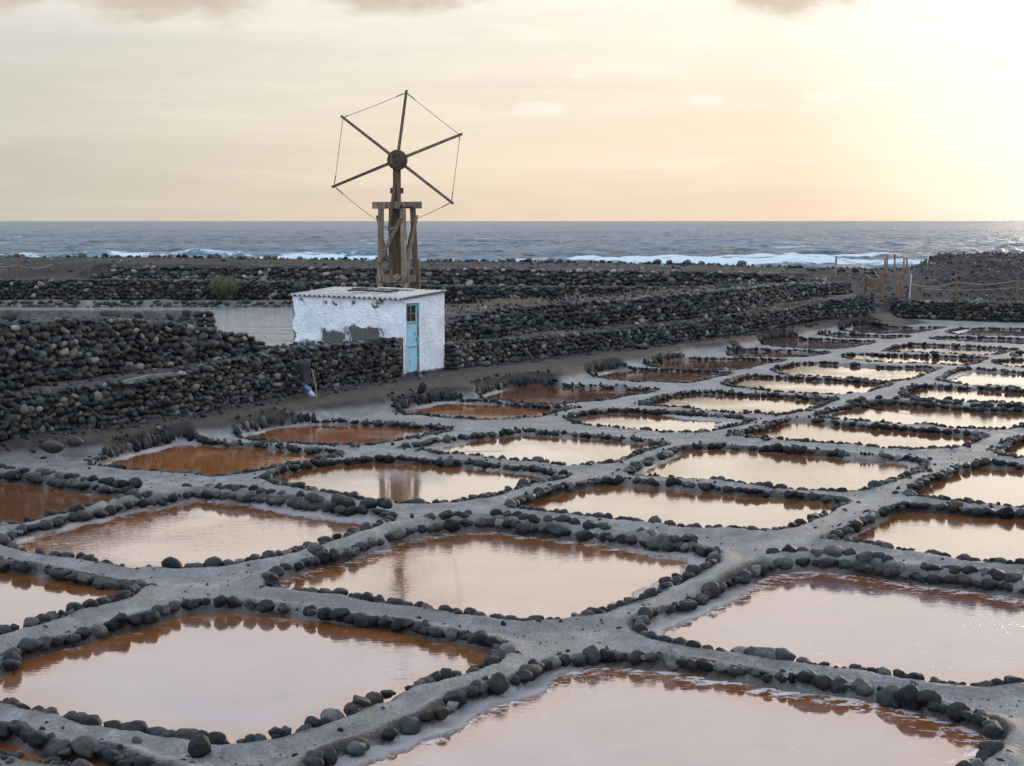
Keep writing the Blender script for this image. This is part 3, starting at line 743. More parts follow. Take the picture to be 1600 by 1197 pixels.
# key: colour of the brine, salt crust, stone size, heavy double course on the far side, label
PAN_INFO = {
 'A': (PINK, .45, 1.02, 0, 'big pale pink salt pan at the front left with its whole stone rim showing'),
 'B': (ROSE, 1.0, 1.08, 0, 'nearest and largest salt pan, cut by the lower picture edge, orange in its right corner'),
 'C': (PEACH, .8, 1.0, 1, 'peach salt pan at the front centre mirroring only the mast of the wind pump'),
 'D': (PINK, 1.0, 1.0, 1, 'pale pink salt pan at the right edge with white crust on its left shore'),
 'E': (PEACH, .7, 1.0, 1, 'salt pan below the heavy band of boulders, brown water with pale scum on its left'),
 'F': (ROSE, .2, .98, 0, 'grey-pink salt pan cut off by the left edge, just behind the big pink front one'),
 'G': (DEEP, .6, .95, 1, 'red-brown salt pan flecked with foam at the left edge'),
 'H': (ORANGE, .3, .92, 0, 'bright orange salt pan nearest to the stone wall at the left'),
 'I': (PEACH, .35, 1.0, 0, 'salt pan mirroring the legs of the wind pump and the white hut'),
 'J': (ORANGE, .25, .88, 0, 'orange salt pan below the wall between the cloth bundle and the hut door'),
 'K': (SAND, .4, .92, 0, 'cream salt pan below the hut corner with a pink dry left tip'),
 'L': (SAND, .6, .96, 0, 'cream salt pan right of centre with a pink shore at its right end'),
 'M': (SAND, .35, .96, 0, 'wide cream salt pan directly behind the boulder band of the mast-mirroring one'),
 'N': (SAND, .3, 1.0, 0, 'cream salt pan at the right edge behind a long double row of boulders'),
 'O': (SAND, .3, .96, 0, 'cut-off cream salt pan at the right edge beside the shining wet path crossing'),
 'P': (AMBER, .2, .95, 1, 'golden salt pan with brown far shore under a double boulder row, right of centre'),
 'Q': (AMBER, .3, .92, 0, 'golden salt pan with an orange right corner, in front of the brown-shored one'),
 'R': (AMBER, .3, .92, 0, 'bright golden salt pan in the middle under the boulder row, third from the wall'),
 'S': (AMBER, .7, .92, 0, 'golden salt pan with a dry pink right end'),
 'T': (DEEP, .2, .85, 0, 'dark red-brown salt pan right of the hut, below the wall'),
 'U': (ORANGE, .4, .85, 0, 'rust-orange salt pan just below the turquoise door'),
 'V': (DEEP, .3, .85, 0, 'brown salt pan by the wall with a golden right tip and pale left shore'),
 'W': (DEEP, .2, .85, 0, 'narrow brown salt pan below the leaning slabs at the wall path'),
 'X': (DEEP, .2, .85, 0, 'small far brown salt pan by the wall path, golden at its right half'),
 'Y': (ROSE, .6, .85, 0, 'far lilac salt pan with a thick rear rim, near the end of the long wall'),
 'Z': (AMBER, .2, .9, 0, 'golden salt pan far right with a straight rear rim and rounded boulders in front'),
 'a': (AMBER, .2, .92, 0, 'long golden salt pan with a row of big round cobbles along its front'),
 'b': (AMBER, .2, .88, 0, 'thin far golden strip of a salt pan behind an even row of cobbles'),
 'c': (ROSE, .4, .88, 0, 'far mauve-brown salt pan with a golden left tip'),
 'd': (ROSE, .9, .85, 0, 'farthest pink salt pan, below the end of the ramp'),
 'e': (ROSE, .9, .8, 0, 'thinnest lilac strip of a salt pan, in front of the farthest pink one'),
 'f': (ROSE, .8, .85, 0, 'far grey-lilac salt pan at the right, under the dark rear wall'),
 'g': (ROSE, .8, .8, 0, 'thin pale lilac salt pan at the far right, second from the rear wall'),
 'h': (AMBER, .2, .92, 0, 'golden salt pan at the right edge with a white shore at its left rear'),
 'i': (AMBER, .2, .96, 0, 'golden salt pan at the right edge behind the largest round boulders'),
 'j': (AMBER, .2, .85, 0, 'tiny golden corner of a salt pan at the right edge, behind a pointed stone'),
 'k': (AMBER, .2, .92, 0, 'golden corner of a salt pan at the right edge, level with the orange-cornered one'),
 'l': (AMBER, .3, .85, 0, 'sliver of a salt pan at the far right edge beside the pale path'),
 'm': (ORANGE, .2, 1.1, 0, 'small brown puddle of a salt pan in the bottom left corner among big cobbles'),
}

# ------------------------------------------------------------------ wall lines: (photo x, base y, base height, top y)
WALL_LL = [(-260, 726, .30, 640), (-150, 711, .30, 632), (0, 690, .30, 621), (86, 674, .30, 610), (187, 663, .30, 600), (259, 651, .30, 591), (331, 639, .30, 572),
           (404, 625, .30, 558), (460, 616, .30, 547), (498, 608, .30, 543), (570, 597, .30, 536), (627, 588, .30, 529)]
WALL_LR = [(713, 577.5, .30, 537), (745, 571, .30, 532), (810, 563, .30, 527), (875, 555, .30, 522), (941, 548, .30, 517), (1006, 540, .30, 510),
           (1071, 532, .30, 503), (1136, 524, .30, 492), (1200, 515, .30, 484), (1264, 499, .40, 475), (1320, 482, .70, 465), (1366, 466, 1.0, 460)]
WALL_UL = [(-260, 650, 1.06, 512), (-150, 630, 1.06, 508), (0, 608, 1.08, 508), (115, 592, 1.10, 501), (202, 580, 1.10, 497), (288, 570, 1.10, 505), (331, 566, 1.10, 512),
           (389, 558, 1.10, 523), (412, 556, 1.10, 533)]
WALL_UR = [(699, 534, .88, 512), (718, 531, .88, 501), (745, 529, .88, 493), (787, 525, .88, 484), (875, 515, .89, 475), (973, 507, .90, 470), (1071, 498, .95, 461),
           (1136, 489, 1.0, 454), (1200, 479, 1.0, 447), (1235, 471, 1.05, 444), (1306, 459.5, 1.12, 441), (1330, 456, 1.12, 442)]
WALL_RF = [(1352, 497, .08, 493), (1372, 496, .08, 480), (1404, 495, .08, 470), (1500, 498, .08, 472), (1600, 501, .08, 474), (1760, 506, .08, 477)]


# the hut's front corner and its two horizontal axes
TH = math.radians(33)
EA = Vector((math.sin(TH), math.cos(TH), 0)); EB = Vector((-math.cos(TH), math.sin(TH), 0)); EZ = Vector((0, 0, 1))
C0 = at(630.3, 585.5, .30)
LA, LB = 1.77, 3.556


def wall_world(L):
    B = []
    for px, pb, zb, pt in L:
        b = at(px, pb, zb)
        B.append((b.x, b.y, zb, at_y(px, pt, b.y + .12).z))
    return np.array(B)


LL, LR, UL, UR, RF = map(wall_world, (WALL_LL, WALL_LR, WALL_UL, WALL_UR, WALL_RF))
LR[-1, 2] = .42; LR[-2, 2] = .36
TIER1 = np.array([(-30, 66.2, 1.0, 1.75), (-20, 66.2, 1.0, 1.76), (-13, 66.2, 1.0, 1.75), (-8.6, 66.2, 1.0, 1.66), (-2.5, 66.2, .9, 1.5), (5, 66.2, .9, 1.46), (12.6, 66.2, .9, 1.46)])
TIER2 = np.array([(-17.4, 68.5, 1.4, 1.75), (-16.4, 68.5, 1.4, 2.2), (-9, 68.5, 1.4, 2.18), (-2.6, 68.5, 1.35, 2.11), (5.3, 68.5, 1.3, 2.04), (10.5, 68.5, 1.3, 1.93), (13.2, 68.5, 1.3, 1.62)])

_e = lambda a, b: (C0.x + EA.x * a + EB.x * b, C0.y + EA.y * a + EB.y * b, .3, 1.0)
LOW = np.vstack([LL, [_e(.30, .42), _e(1.77, .42)], LR[2:]])      # the terraces' edge passes behind the hut's front
yl, xl = LOW[:, 1], LOW[:, 0]
top_l = LOW[:, 3]
x_low = lambda y: np.interp(y, yl, xl) + np.where(y < yl[0], (y - yl[0]) * .66, 0)
LEDGE_Y = [24, 28.5, 33.6, 36, 39, 41, 42.4, 43, 50, 54, 57, 63, 66, 67]
LEDGE_Z = [1.02, 1.03, 1.1, 1.1, 1.08, 1.1, .90, .86, .88, .93, .99, 1.05, 1.12, 1.15]

# line where the flat floor of the pans rises to the foot of the walls
BANK = np.array([[at(px, py, .1).x, at(px, py, .1).y] for px, py in
                 [(-260, 760), (-150, 738), (0, 708), (140, 704), (230, 683), (330, 671), (390, 659), (470, 645), (580, 635), (640, 621), (720, 614), (790, 600), (870, 590),
                  (930, 572), (1010, 560), (1060, 547), (1130, 541), (1200, 528), (1290, 511), (1340, 504), (1375, 497)]])


def floor_h(x, y):
    """height of the pan field's paths and of the strip along the walls, pans not yet dug"""
    xb = np.interp(y, BANK[:, 1], BANK[:, 0]) + np.where(y < BANK[0, 1], (y - BANK[0, 1]) * .8, 0)
    side = (xb - x) * .82
    bank = sstep(-.62, -.05, side)
    z = .29 * bank + .035 * fbm(x * .7, y * .7, 3) + .03 * fbm(x * 3.1, y * 3.1, 3) * (1 + bank)
    xw = x_low(y)
    ramp = sstep(62.0, 69.5, y) * .30 * sstep(2.0, .6, x - xw)
    z = z + ramp
    return z, bank


def pan_field(x, y):
    """signed distance to the nearest rim (negative inside) and that pan's salt, for points x, y"""
    dist = np.full(x.shape, 9.0); salt = np.zeros(x.shape); shelf = np.zeros(x.shape); ridge = np.zeros(x.shape)
    for k, R in PANS.items():
        lo = R.min(0) - .8; hi = R.max(0) + .8
        m = np.nonzero((x > lo[0]) & (x < hi[0]) & (y > lo[1]) & (y < hi[1]))[0]
        if not len(m): continue
        px, py = x[m], y[m]
        A = R; B = np.roll(R, -1, 0)
        dmin = np.full(len(m), 1e9); ins = np.zeros(len(m), bool)
        for i in range(0, len(A)):
            ax, ay = A[i]; bx, by = B[i]
            ex, ey = bx - ax, by - ay
            t = np.clip(((px - ax) * ex + (py - ay) * ey) / (ex * ex + ey * ey + 1e-12), 0, 1)
            dd = (px - ax - t * ex) ** 2 + (py - ay - t * ey) ** 2
            np.minimum(dmin, dd, out=dmin)
            if ay != by:
                c = ((ay > py) != (by > py)) & (px < ex * (py - ay) / (by - ay) + ax)
                ins ^= c
        sd = np.sqrt(dmin) * np.where(ins, -1, 1)
        better = sd < dist[m]
        idx = m[better]
        dist[idx] = sd[better]; salt[idx] = PAN_INFO[k][1]
        shelf[idx] = 0
        c = R.mean(0)
        ridge[idx] = sstep(.35, .75, (y[idx] - c[1]) / (np.hypot(x[idx] - c[0], y[idx] - c[1]) + 1e-9)) if PAN_INFO[k][3] else 0
        for (dx, dy), w in PAN_SHELF.get(k, ()):
            vx, vy = x[idx] - c[0], y[idx] - c[1]
            q = (vx * dx + vy * dy) / (np.hypot(vx, vy) * math.hypot(dx, dy) + 1e-9)
            shelf[idx] = np.maximum(shelf[idx], w * sstep(.25, .9, q))
    return dist, salt, shelf, ridge


# sides where the brine has drawn back and left a pale salty shelf: direction from the middle, width
PAN_SHELF = {'C': [((1, -.25), .36)], 'D': [((-1, .1), .26)], 'B': [((-.9, .35), .27), ((-.1, 1), .10)], 'K': [((-1, -.2), .5), ((.2, 1), .12)], 'L': [((1, -.3), .30), ((-1, .1), .16)],
             'S': [((1, .3), .65)], 'E': [((-1, .1), .22), ((1, .4), .34), ((.3, 1), .14)], 'I': [((1, .2), .2)], 'V': [((-1, .4), .38)], 'U': [((-.6, .8), .25)], 'H': [((-.9, .5), .25)], 'J': [((-.9, .5), .2)],
             'h': [((-.6, 1), .4)], 'f': [((-1, .3), .5)], 'T': [((-1, 0), .2)], 'N': [((-1, .3), .12)], 'P': [((-1, 0), .14)], 'd': [((-1, 0), .4)]}
WATER_Z = -.058


def dig(z, bank, d, x, y, shelf):
    """pan profile: a low rounded kerb at the rim, then down the shore to the bed"""
    wob = .05 * fbm(x * 2.3, y * 2.3, 3)
    dd = d + wob
    bed = -.24
    dd = dd + .06 * fbm(x * 6, y * 6, 2)
    a = -.14 + .03 * bank; b = .05 + .06 * bank
    shore = np.clip((dd - a) / (b - a), 0, 1); shore = shore * shore * (3 - 2 * shore)
    lowr = 1 - .75 * sstep(20, 36, y)
    kerb = .06 * lowr * np.exp(-((dd - .10) / .13) ** 2)
    out = np.where(dd < b, bed + (z - bed) * shore, z) + kerb * (1 - .8 * bank)
    # flat salty shelf just clear of the brine
    sh = WATER_Z + .018 + .03 * fbm(x * 5, y * 5, 3)
    on = (dd < 0) & (-dd < shelf)
    return np.where(on, np.maximum(out, sh), out)


# ---- the ground sheet: fine near the camera, coarser with distance
def build_ground():
    rows = [6.0]
    while rows[-1] < 73:
        r = rows[-1]
        rows.append(r + (.35 if r < 9.5 else max(.05, r * .0041)))
    rows = np.array(rows)
    u = np.linspace(-.47, .47, 400)
    Y = np.repeat(rows[:, None], len(u), 1)
    X = u[None, :] * (rows[:, None] + 1.0)
    x, y = X.ravel(), Y.ravel()
    z, bank = floor_h(x, y)
    d, salt, shelf, ridge = pan_field(x, y)
    bank0 = bank.copy(); z = dig(z, bank, d, x, y, shelf) + .11 * ridge * (1 - .5 * sstep(22, 34, y)) * np.exp(-((d - .20) / .15) ** 2)
    near = d < .5
    n = fbm(x * 1.1, y * 1.1, 3)
    saltv = np.where(near, salt * np.exp(-((d + .13) / .10) ** 2) * np.clip(.62 + .9 * n, 0, 1), 0) + .12 * sstep(.1, .5, n)
    saltv = np.maximum(saltv, sstep(.05, .16, shelf) * (d < -.03) * np.clip(.55 + .8 * n + 1.2 * salt * .4, 0, 1))
    kerb = np.where(d < .5, np.exp(-((d - .01) / .15) ** 2), 0) * (1 - .5 * (shelf > .1) * (d < 0)) * np.clip(.75 + 1.2 * fbm(x * .9 + 40, y * .9, 3), 0, 1)
    wet = np.where(d < .05, sstep(.02, -.10, d), 0) * .9
    dirt = np.clip(bank * 1.1 + sstep(62.5, 65, y) * sstep(3.0, 1.6, x - x_low(y)) + .3 * sstep(52, 66, y) * bank, 0, 1)
    me = mesh_np('ground', np.stack([x, y, z], 1), grid_faces(len(rows), len(u)), M['ground'], True, dict(salt=saltv, dirt=dirt, wet=wet, kerb=kerb))
    tag(link('ground', me), kind='structure')
    # the land the camera stands on, behind the pans
    V = [(-60, -60, -.3), (60, -60, -.3), (60, 6.2, -.3), (-60, 6.2, -.3)]
    me = mesh_np('near_land', V, [(0, 1, 2, 3)], M['ledge'], False)
    tag(link('near_land', me), kind='structure')
    V = [(-140, -60, -.9), (140, -60, -.9), (140, 112, -.9), (-140, 112, -.9)]
    me = mesh_np('land_base', V, [(0, 1, 2, 3)], M['shore'], False)
    tag(link('land_base', me), kind='structure')


build_ground()

# ---- the pans: brine and rim stones
GRID = {}


def free(x, y, r, z=0):
    cx, cy = int(x / .3), int(y / .3)
    for i in (-1, 0, 1):
        for j in (-1, 0, 1):
            for (a, b, rr, zz) in GRID.get((cx + i, cy + j), ()):
                if (a - x) ** 2 + (b - y) ** 2 + (zz - z) ** 2 < (.80 * (r + rr)) ** 2:
                    return False
    GRID.setdefault((cx, cy), []).append((x, y, r, z))
    return True


def build_pan(key):
    col, salt, size, heavy, label = PAN_INFO[key]
    R = PANS[key]
    c = R.mean(0)
    root = empty('salt_pan', (c[0], c[1], 0))
    tag(root, label, 'salt pan', 'salt pans laid out in a grid')
    # brine: rings from the shore to the middle, carrying the distance from the shore
    rad = np.linalg.norm(R - c, axis=1)
    E = R[::2]; er = rad[::2]; n = len(E)
    fr = [.985, .95, .90, .82, .70, .5, .25]
    V = []; edge = []
    for f in fr:
        V.append(np.column_stack([(E - c) * f, np.full(n, WATER_Z)])); edge.append(er * (1 - f))
    V = np.vstack(V + [np.array([[0, 0, WATER_Z]])]); edge = np.concatenate(edge + [np.array([er.mean()])])
    F = []
    for i in range(len(fr) - 1):
        for k in range(n):
            k2 = (k + 1) % n
            F.append((i * n + k, i * n + k2, (i + 1) * n + k2, (i + 1) * n + k))
    o = (len(fr) - 1) * n
    for k in range(n):
        F.append((o + k, o + (k + 1) % n, len(fr) * n))
    me = mesh_np('brine', V, F, M['brine'], True, dict(edge=edge))
    w = link('brine', me, root)
    w.color = (*col, salt)
    # rim stones, one after the other round the outline
    nxt = np.roll(R, -1, 0) - np.roll(R, 1, 0)
    nxt /= np.linalg.norm(nxt, axis=1)[:, None]
    nor = np.column_stack([nxt[:, 1], -nxt[:, 0]])           # outward for a CCW outline
    step = np.linalg.norm(np.roll(R, -1, 0) - R, axis=1).mean()
    L = step * len(R)
    s = random.random() * .2
    near = c[1] < 21
    lib = COB_NEAR if near else COB['stone']
    stones = 0
    patch = random.random() * 50
    while s < L and stones < 298:
        i = int(s / step) % len(R)
        p = R[i]; nv = nor[i]; tv = nxt[i]
        r = .70 * size * random.choice((.052, .07, .082, .092, .10, .105, .115, .135)) * random.uniform(.92, 1.1)
        q = p + nv * random.uniform(-.07, .03)
        out = p + nv * .5
        zq = float(floor_h(np.array([q[0]]), np.array([q[1]]))[0][0])
        zo = float(floor_h(np.array([out[0]]), np.array([out[1]]))[0][0])
        yaw = math.atan2(tv[1], tv[0])
        far = nv[1] > .72
        gap = 0
        u = abs(q[0] / q[1])
        if zo > .16:                                   # upright cobbles that hold back the bank
            r *= 1.15
            if random.random() < .96:
                h = r * random.uniform(1.3, 1.75)
                z = .04 + .07 * random.random()
                q = p + nv * random.uniform(-.04, .03)
                if u < .36 and free(q[0], q[1], r * .5):
                    place('stone', random.choice(lib), (q[0], q[1], z), (random.gauss(0, .12) + .22, random.gauss(0, .2), yaw + random.gauss(0, .3)), (r * .95, r * .75, h), root)
                    stones += 1
        else:
            hs = mnoise.noise(Vector((s * .35 + patch, patch, 0)))
            low = hs < -.22                             # stretches where the kerb has sunk into the mud
            flat = random.uniform(.62, .95)
            z = zq + .03 - .035 * float(sstep(20, 36, c[1])) + r * (random.uniform(-.05, .30) if not low else random.uniform(-.40, .0))
            ok = not (low and random.random() < .35)
            if ok and u < .36 and free(q[0], q[1], r * .66):
                place('stone', random.choice(lib), (q[0], q[1], z), (random.gauss(0, .25), random.gauss(0, .22), yaw + random.gauss(0, .4)),
                      (r * random.uniform(1.0, 1.38), r * random.uniform(.85, 1.1), r * flat), root)
                stones += 1
            if heavy and far and random.random() < .93 and stones < 297:
                r2 = max(r, .075) * random.uniform(1.0, 1.25)
                q2 = p + nv * (.17 + random.uniform(-.04, .05))
                if u < .36 and free(q2[0], q2[1], r2 * .55, .14):
                    place('stone', random.choice(lib), (q2[0], q2[1], zq + .09 - .05 * float(sstep(22, 34, c[1])) + r2 * .3), (random.gauss(0, .25), random.gauss(0, .25), yaw + random.gauss(0, .5)),
                          (r2 * random.uniform(1.0, 1.35), r2, r2 * random.uniform(.7, .95)), root)
                    stones += 1
            gap = abs(random.gauss(0, .008)) + (.10 if random.random() < .025 else 0)
        s += 1.78 * r * random.uniform(.88, 1.08) + gap
    return root


for key in sorted(PANS, key=lambda k: PANS[k][:, 1].mean()):
    build_pan(key)


# ------------------------------------------------------------------ dry-stone walls
def build_wall(line, label, r_mean, batter=.16, mat='wall_stone', core='core', n_parts=300, thick=.55, cat='stone wall', seed=1, cover=.99, name='dry_stone_wall', group=None, embed=.25, cap=True, squash=.78):
    rnd = random.Random(seed)
    L = np.array(line, float)
    seg = np.linalg.norm(np.diff(L[:, :2], axis=0), axis=1)
    S_ = np.concatenate([[0], np.cumsum(seg)])
    total = S_[-1]
    def at_s(s):
        return [float(np.interp(s, S_, L[:, i])) for i in range(4)]
    def nrm(s):
        a = at_s(max(s - .4, 0)); b = at_s(min(s + .4, total))
        d = Vector((b[0] - a[0], b[1] - a[1])).normalized()
        return d, Vector((d.y, -d.x))
    mid = at_s(total / 2)
    root = empty(name, (mid[0], mid[1], mid[2]))
    tag(root, label, cat, group)
    # earth core behind the facing
    n = max(8, int(total / .35)); V = []; F = []
    for i in range(n + 1):
        s = total * i / n
        x, y, zb, zt = at_s(s); d, nv = nrm(s)
        zt = zt - .05 + .07 * mnoise.noise(Vector((s * .9, seed * 3.3, 0)))
        h = max(zt - zb, .05)
        for off, z in ((-.05, zb - .3), (-.05 - batter * h, zt), (-.05 - batter * h - thick, zt), (-.05 - thick - batter * h, zb - .3)):
            V.append((x + nv.x * off - mid[0], y + nv.y * off - mid[1], z - mid[2]))
    for i in range(n):
        for k in range(3):
            F.append((i * 4 + k, i * 4 + k + 1, i * 4 + k + 5, i * 4 + k + 4))
    F.append((0, 1, 2, 3)); F.append((n * 4 + 3, n * 4 + 2, n * 4 + 1, n * 4))
    me = mesh_np('earth_core', V, F, M[core], True)
    link('earth_core', me, root)
    items = []
    hmax = max(L[:, 3] - L[:, 2])
    row_h = r_mean * 1.42
    h = r_mean * .55; k = 0
    while h < hmax + r_mean * .3:
        s = rnd.random() * r_mean
        while s < total:
            r = r_mean * rnd.choice((.55, .7, .8, .9, 1.0, 1.1, 1.25, 1.5)) * rnd.uniform(.9, 1.1)
            x, y, zb, zt = at_s(s)
            H = zt - zb + .06 * mnoise.noise(Vector((s * 1.3, seed, 5)))
            hh = h + rnd.gauss(0, row_h * .22)
            if hh < H - r * .7 and rnd.random() < cover:
                d, nv = nrm(s)
                off = -batter * hh - r * embed + rnd.gauss(0, .018)
                p = (x + nv.x * off, y + nv.y * off, zb + hh)
                e = (rnd.gauss(0, .35), rnd.gauss(0, .35), math.atan2(d.y, d.x) + rnd.gauss(0, .45))
                items.append((p, e, (r * rnd.uniform(1.0, 1.32), r * rnd.uniform(.8, 1.05), r * rnd.uniform(squash - .16, squash + .16))))
            s += 1.72 * r * rnd.uniform(.92, 1.1)
        h += row_h; k += 1
    if cap:
        for row in range(2):
            s = 0
            while s < total:
                r = r_mean * rnd.uniform(.75, 1.3)
                x, y, zb, zt = at_s(s); d, nv = nrm(s)
                H = zt - zb
                if H > .15 and rnd.random() < .85:
                    off = -batter * H - r * .3 - row * rnd.uniform(.15, .32)
                    items.append(((x + nv.x * off, y + nv.y * off, zt - r * (.25 if seed != 4 else .7) + rnd.gauss(0, .02)), (rnd.gauss(0, .25), rnd.gauss(0, .25), rnd.uniform(0, 6.3)),
                                  (r * 1.15, r, r * rnd.uniform(.5, .8))))
                s += 1.8 * r * rnd.uniform(.9, 1.4)
    for s_, sg in ((.02, 1), (total - .02, -1)):              # stones closing both ends of the wall
        x, y, zb, zt = at_s(s_); d, nv = nrm(s_)
        H = zt - zb; hh = r_mean * .5
        while hh < H + r_mean * .2:
            o_ = 0
            while o_ < thick + batter * H:
                r = r_mean * rnd.uniform(.8, 1.25)
                off = -batter * hh - o_
                items.append(((x + nv.x * off + d.x * -sg * r * .35, y + nv.y * off + d.y * -sg * r * .35, zb + hh), (rnd.gauss(0, .3), rnd.gauss(0, .3), rnd.uniform(0, 6.3)), (r * 1.1, r, r * .8)))
                o_ += r * 1.6
            hh += r_mean * 1.35
    def score(it):
        p, e, sc = it
        inside = abs(p[0] / p[1]) < .315
        return (max(sc) / p[1]) * (1 if inside else 0)
    items.sort(key=score, reverse=True)
    for p, e, sc in items[:n_parts]:
        place('stone', COB[mat][rnd.randrange(16)], p, e, sc, root)
    joined_stones('small_stones', items[n_parts:], M[mat], root)
    return root


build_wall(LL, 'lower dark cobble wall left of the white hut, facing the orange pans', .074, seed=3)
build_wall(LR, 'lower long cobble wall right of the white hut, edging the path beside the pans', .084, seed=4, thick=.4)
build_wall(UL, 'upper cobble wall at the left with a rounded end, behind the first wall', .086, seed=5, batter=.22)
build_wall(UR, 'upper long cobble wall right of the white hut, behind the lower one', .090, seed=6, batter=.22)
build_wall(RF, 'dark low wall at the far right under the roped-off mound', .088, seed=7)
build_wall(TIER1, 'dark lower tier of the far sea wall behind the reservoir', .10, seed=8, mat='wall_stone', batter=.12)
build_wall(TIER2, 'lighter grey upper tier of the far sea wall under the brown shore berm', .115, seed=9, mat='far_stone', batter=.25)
build_wall([(-30, 64.6, .55, 1.02), (-18, 64.5, .55, 1.04), (-4.2, 64.5, .55, 1.02)], 'beige mortared bank with round stones along the far edge of the reservoir', .105, batter=1.6, mat='wall_stone', core='mortar',
           seed=10, cover=.75, name='mortared_bank', cat='bank', thick=.5, embed=.75, cap=False, n_parts=120)


# ------------------------------------------------------------------ terraces behind the walls, reservoir
def build_terrace():
    xs = np.arange(-34, 20.01, .16); ys = np.arange(24, 66.9, .16)
    X, Y = np.meshgrid(xs, ys)
    x, y = X.ravel(), Y.ravel()
    n = fbm(x * .8, y * .8, 4) * .10 + fbm(x * 3.5, y * 3.5, 3) * .05
    sl = (x_low(y) - x) * .84
    z = np.interp(y, LEDGE_Y, LEDGE_Z)
    # left upper wall
    xul = np.interp(y, UL[:, 1], UL[:, 0]) + np.where(y < UL[0, 1], (y - UL[0, 1]) * .66, 0)
    su = (xul - x) * .84
    topu = np.interp(y, UL[:, 1], UL[:, 3])
    yend = UL[-1, 1]
    L_ = sstep(yend + .3, yend - .2, y)
    up = topu - .06 - (topu - .45) * sstep(.75, 3.4, su)
    z = np.where(su > .25, z * (1 - L_) + up * L_, z)
    # right upper wall and the bank behind it
    xur = np.interp(y, UR[:, 1], UR[:, 0])
    sr = (xur - x) * .84
    topr = np.interp(y, UR[:, 1], UR[:, 3]) - .05
    upr = topr - (topr - .82) * sstep(2.2, 4.6, sr)
    Rm = (y > UR[0, 1] - .1) & (sr > .3)
    z = np.where(Rm, upr, z)
    # hut platform dips to the reservoir's shore
    hp = (y > yend + .2) & (y <= UR[0, 1])
    z = np.where(hp, z - .25 * sstep(1.0, 5.0, sl) , z)
    z = z + n * .7
    # reservoir
    edge = fbm(x * .5, y * .5, 3) * .5
    d1 = (y - 44.3) + edge + sstep(-9, -5, x) * -.3
    d2 = (64.9 - y)
    d3 = (-4.4 - .05 * (y - 45) - x) + edge
    dp = np.minimum(np.minimum(d1, d2), d3)
    z = np.where(dp > -1.2, z + (.30 - z) * sstep(-1.0, .6, dp), z)
    z = np.where(sl < .22, -.6, z)
    me = mesh_np('terrace', np.stack([x, y, z], 1), grid_faces(len(ys), len(xs)), M['ledge'])
    tag(link('terrace', me), kind='structure')
    V = [(-34, 41.0, .75), (-3.6, 41.0, .75), (-3.6, 65.3, .75), (-34, 65.3, .75)]
    me = mesh_np('reservoir_water', V, [(0, 1, 2, 3)], M['pond'], False)
    tag(link('reservoir_water', me), kind='structure')
    return dict(xs=xs, ys=ys, z=z.reshape(len(ys), len(xs)))


TER = build_terrace()


def ter_z(x, y):
    i = min(max(int(round((y - TER['ys'][0]) / .16)), 0), len(TER['ys']) - 1)
    j = min(max(int(round((x - TER['xs'][0]) / .16)), 0), len(TER['xs']) - 1)
    return float(TER['z'][i, j])


# ------------------------------------------------------------------ shore: berm, path and mound
def shore_h(x, y):
    t1 = np.interp(x, TIER1[:, 0], TIER1[:, 3]) - .05
    bz = np.interp(x, [-30, -18, -10, 0, 8, 14, 19, 30], [2.42, 2.36, 2.26, 2.13, 2.02, 1.86, 1.66, 1.6])
    tier = t1 + (bz - t1) * sstep(68.62, 68.9, y) + .03 * sstep(69, 77, y)
    left = t1 + (bz - t1) * sstep(66.3, 73, y)
    slope = .72 + (bz - .72) * sstep(69.3, 80, y)
    a = tier * (1 - sstep(-17, -18.2, x)) + left * sstep(-17, -18.2, x)
    b = sstep(12.2, 14.2, x)
    z = a * (1 - b) + slope * b
    # mound
    front = np.interp(x, RF[:, 0], RF[:, 1])
    md = .62 * sstep(19.7, 22.4, x + .35 * np.sin(y * 1.1)) * sstep(71.5, 84, y)
    md = md + .07 * sstep(20.5, 23, x) * np.exp(-((y - 86) / 5) ** 2)
    z = z + md
    z = z + .35 * sstep(27.5, 31.5, x) * sstep(86, 93, y)
    rough = (.05 + .26 * sstep(19.5, 22.5, x)) * fbm(x * 1.2, y * 1.2, 4) + .05 * fbm(x * 4.5, y * 4.5, 3) * (1 + sstep(18, 21, x))
    z = z + rough
    out = np.interp(x, [-60, 12, 19, 27, 33, 60], [79, 79, 84.5, 88, 104, 112])
    z = z + (-2.9 - z) * sstep(out, out + 8, y)
    z = np.where((x > 15.6) & (y < front + .30), -.7, z)
    z = np.where((x <= 15.6) & (x > 12.5) & (y < 68.2), -.7, z)
    return z


def build_shore():
    xs = np.arange(-62, 62.01, .3); ys = np.concatenate([np.arange(66.45, 92, .16), np.arange(92, 122, .4)])
    X, Y = np.meshgrid(xs, ys)
    x, y = X.ravel(), Y.ravel()
    me = mesh_np('shore_berm', np.stack([x, y, shore_h(x, y)], 1), grid_faces(len(ys), len(xs)), M['shore'])
    tag(link('shore_berm', me), kind='structure')


build_shore()
sh1 = lambda x, y: float(shore_h(np.array([x]), np.array([y]))[0])


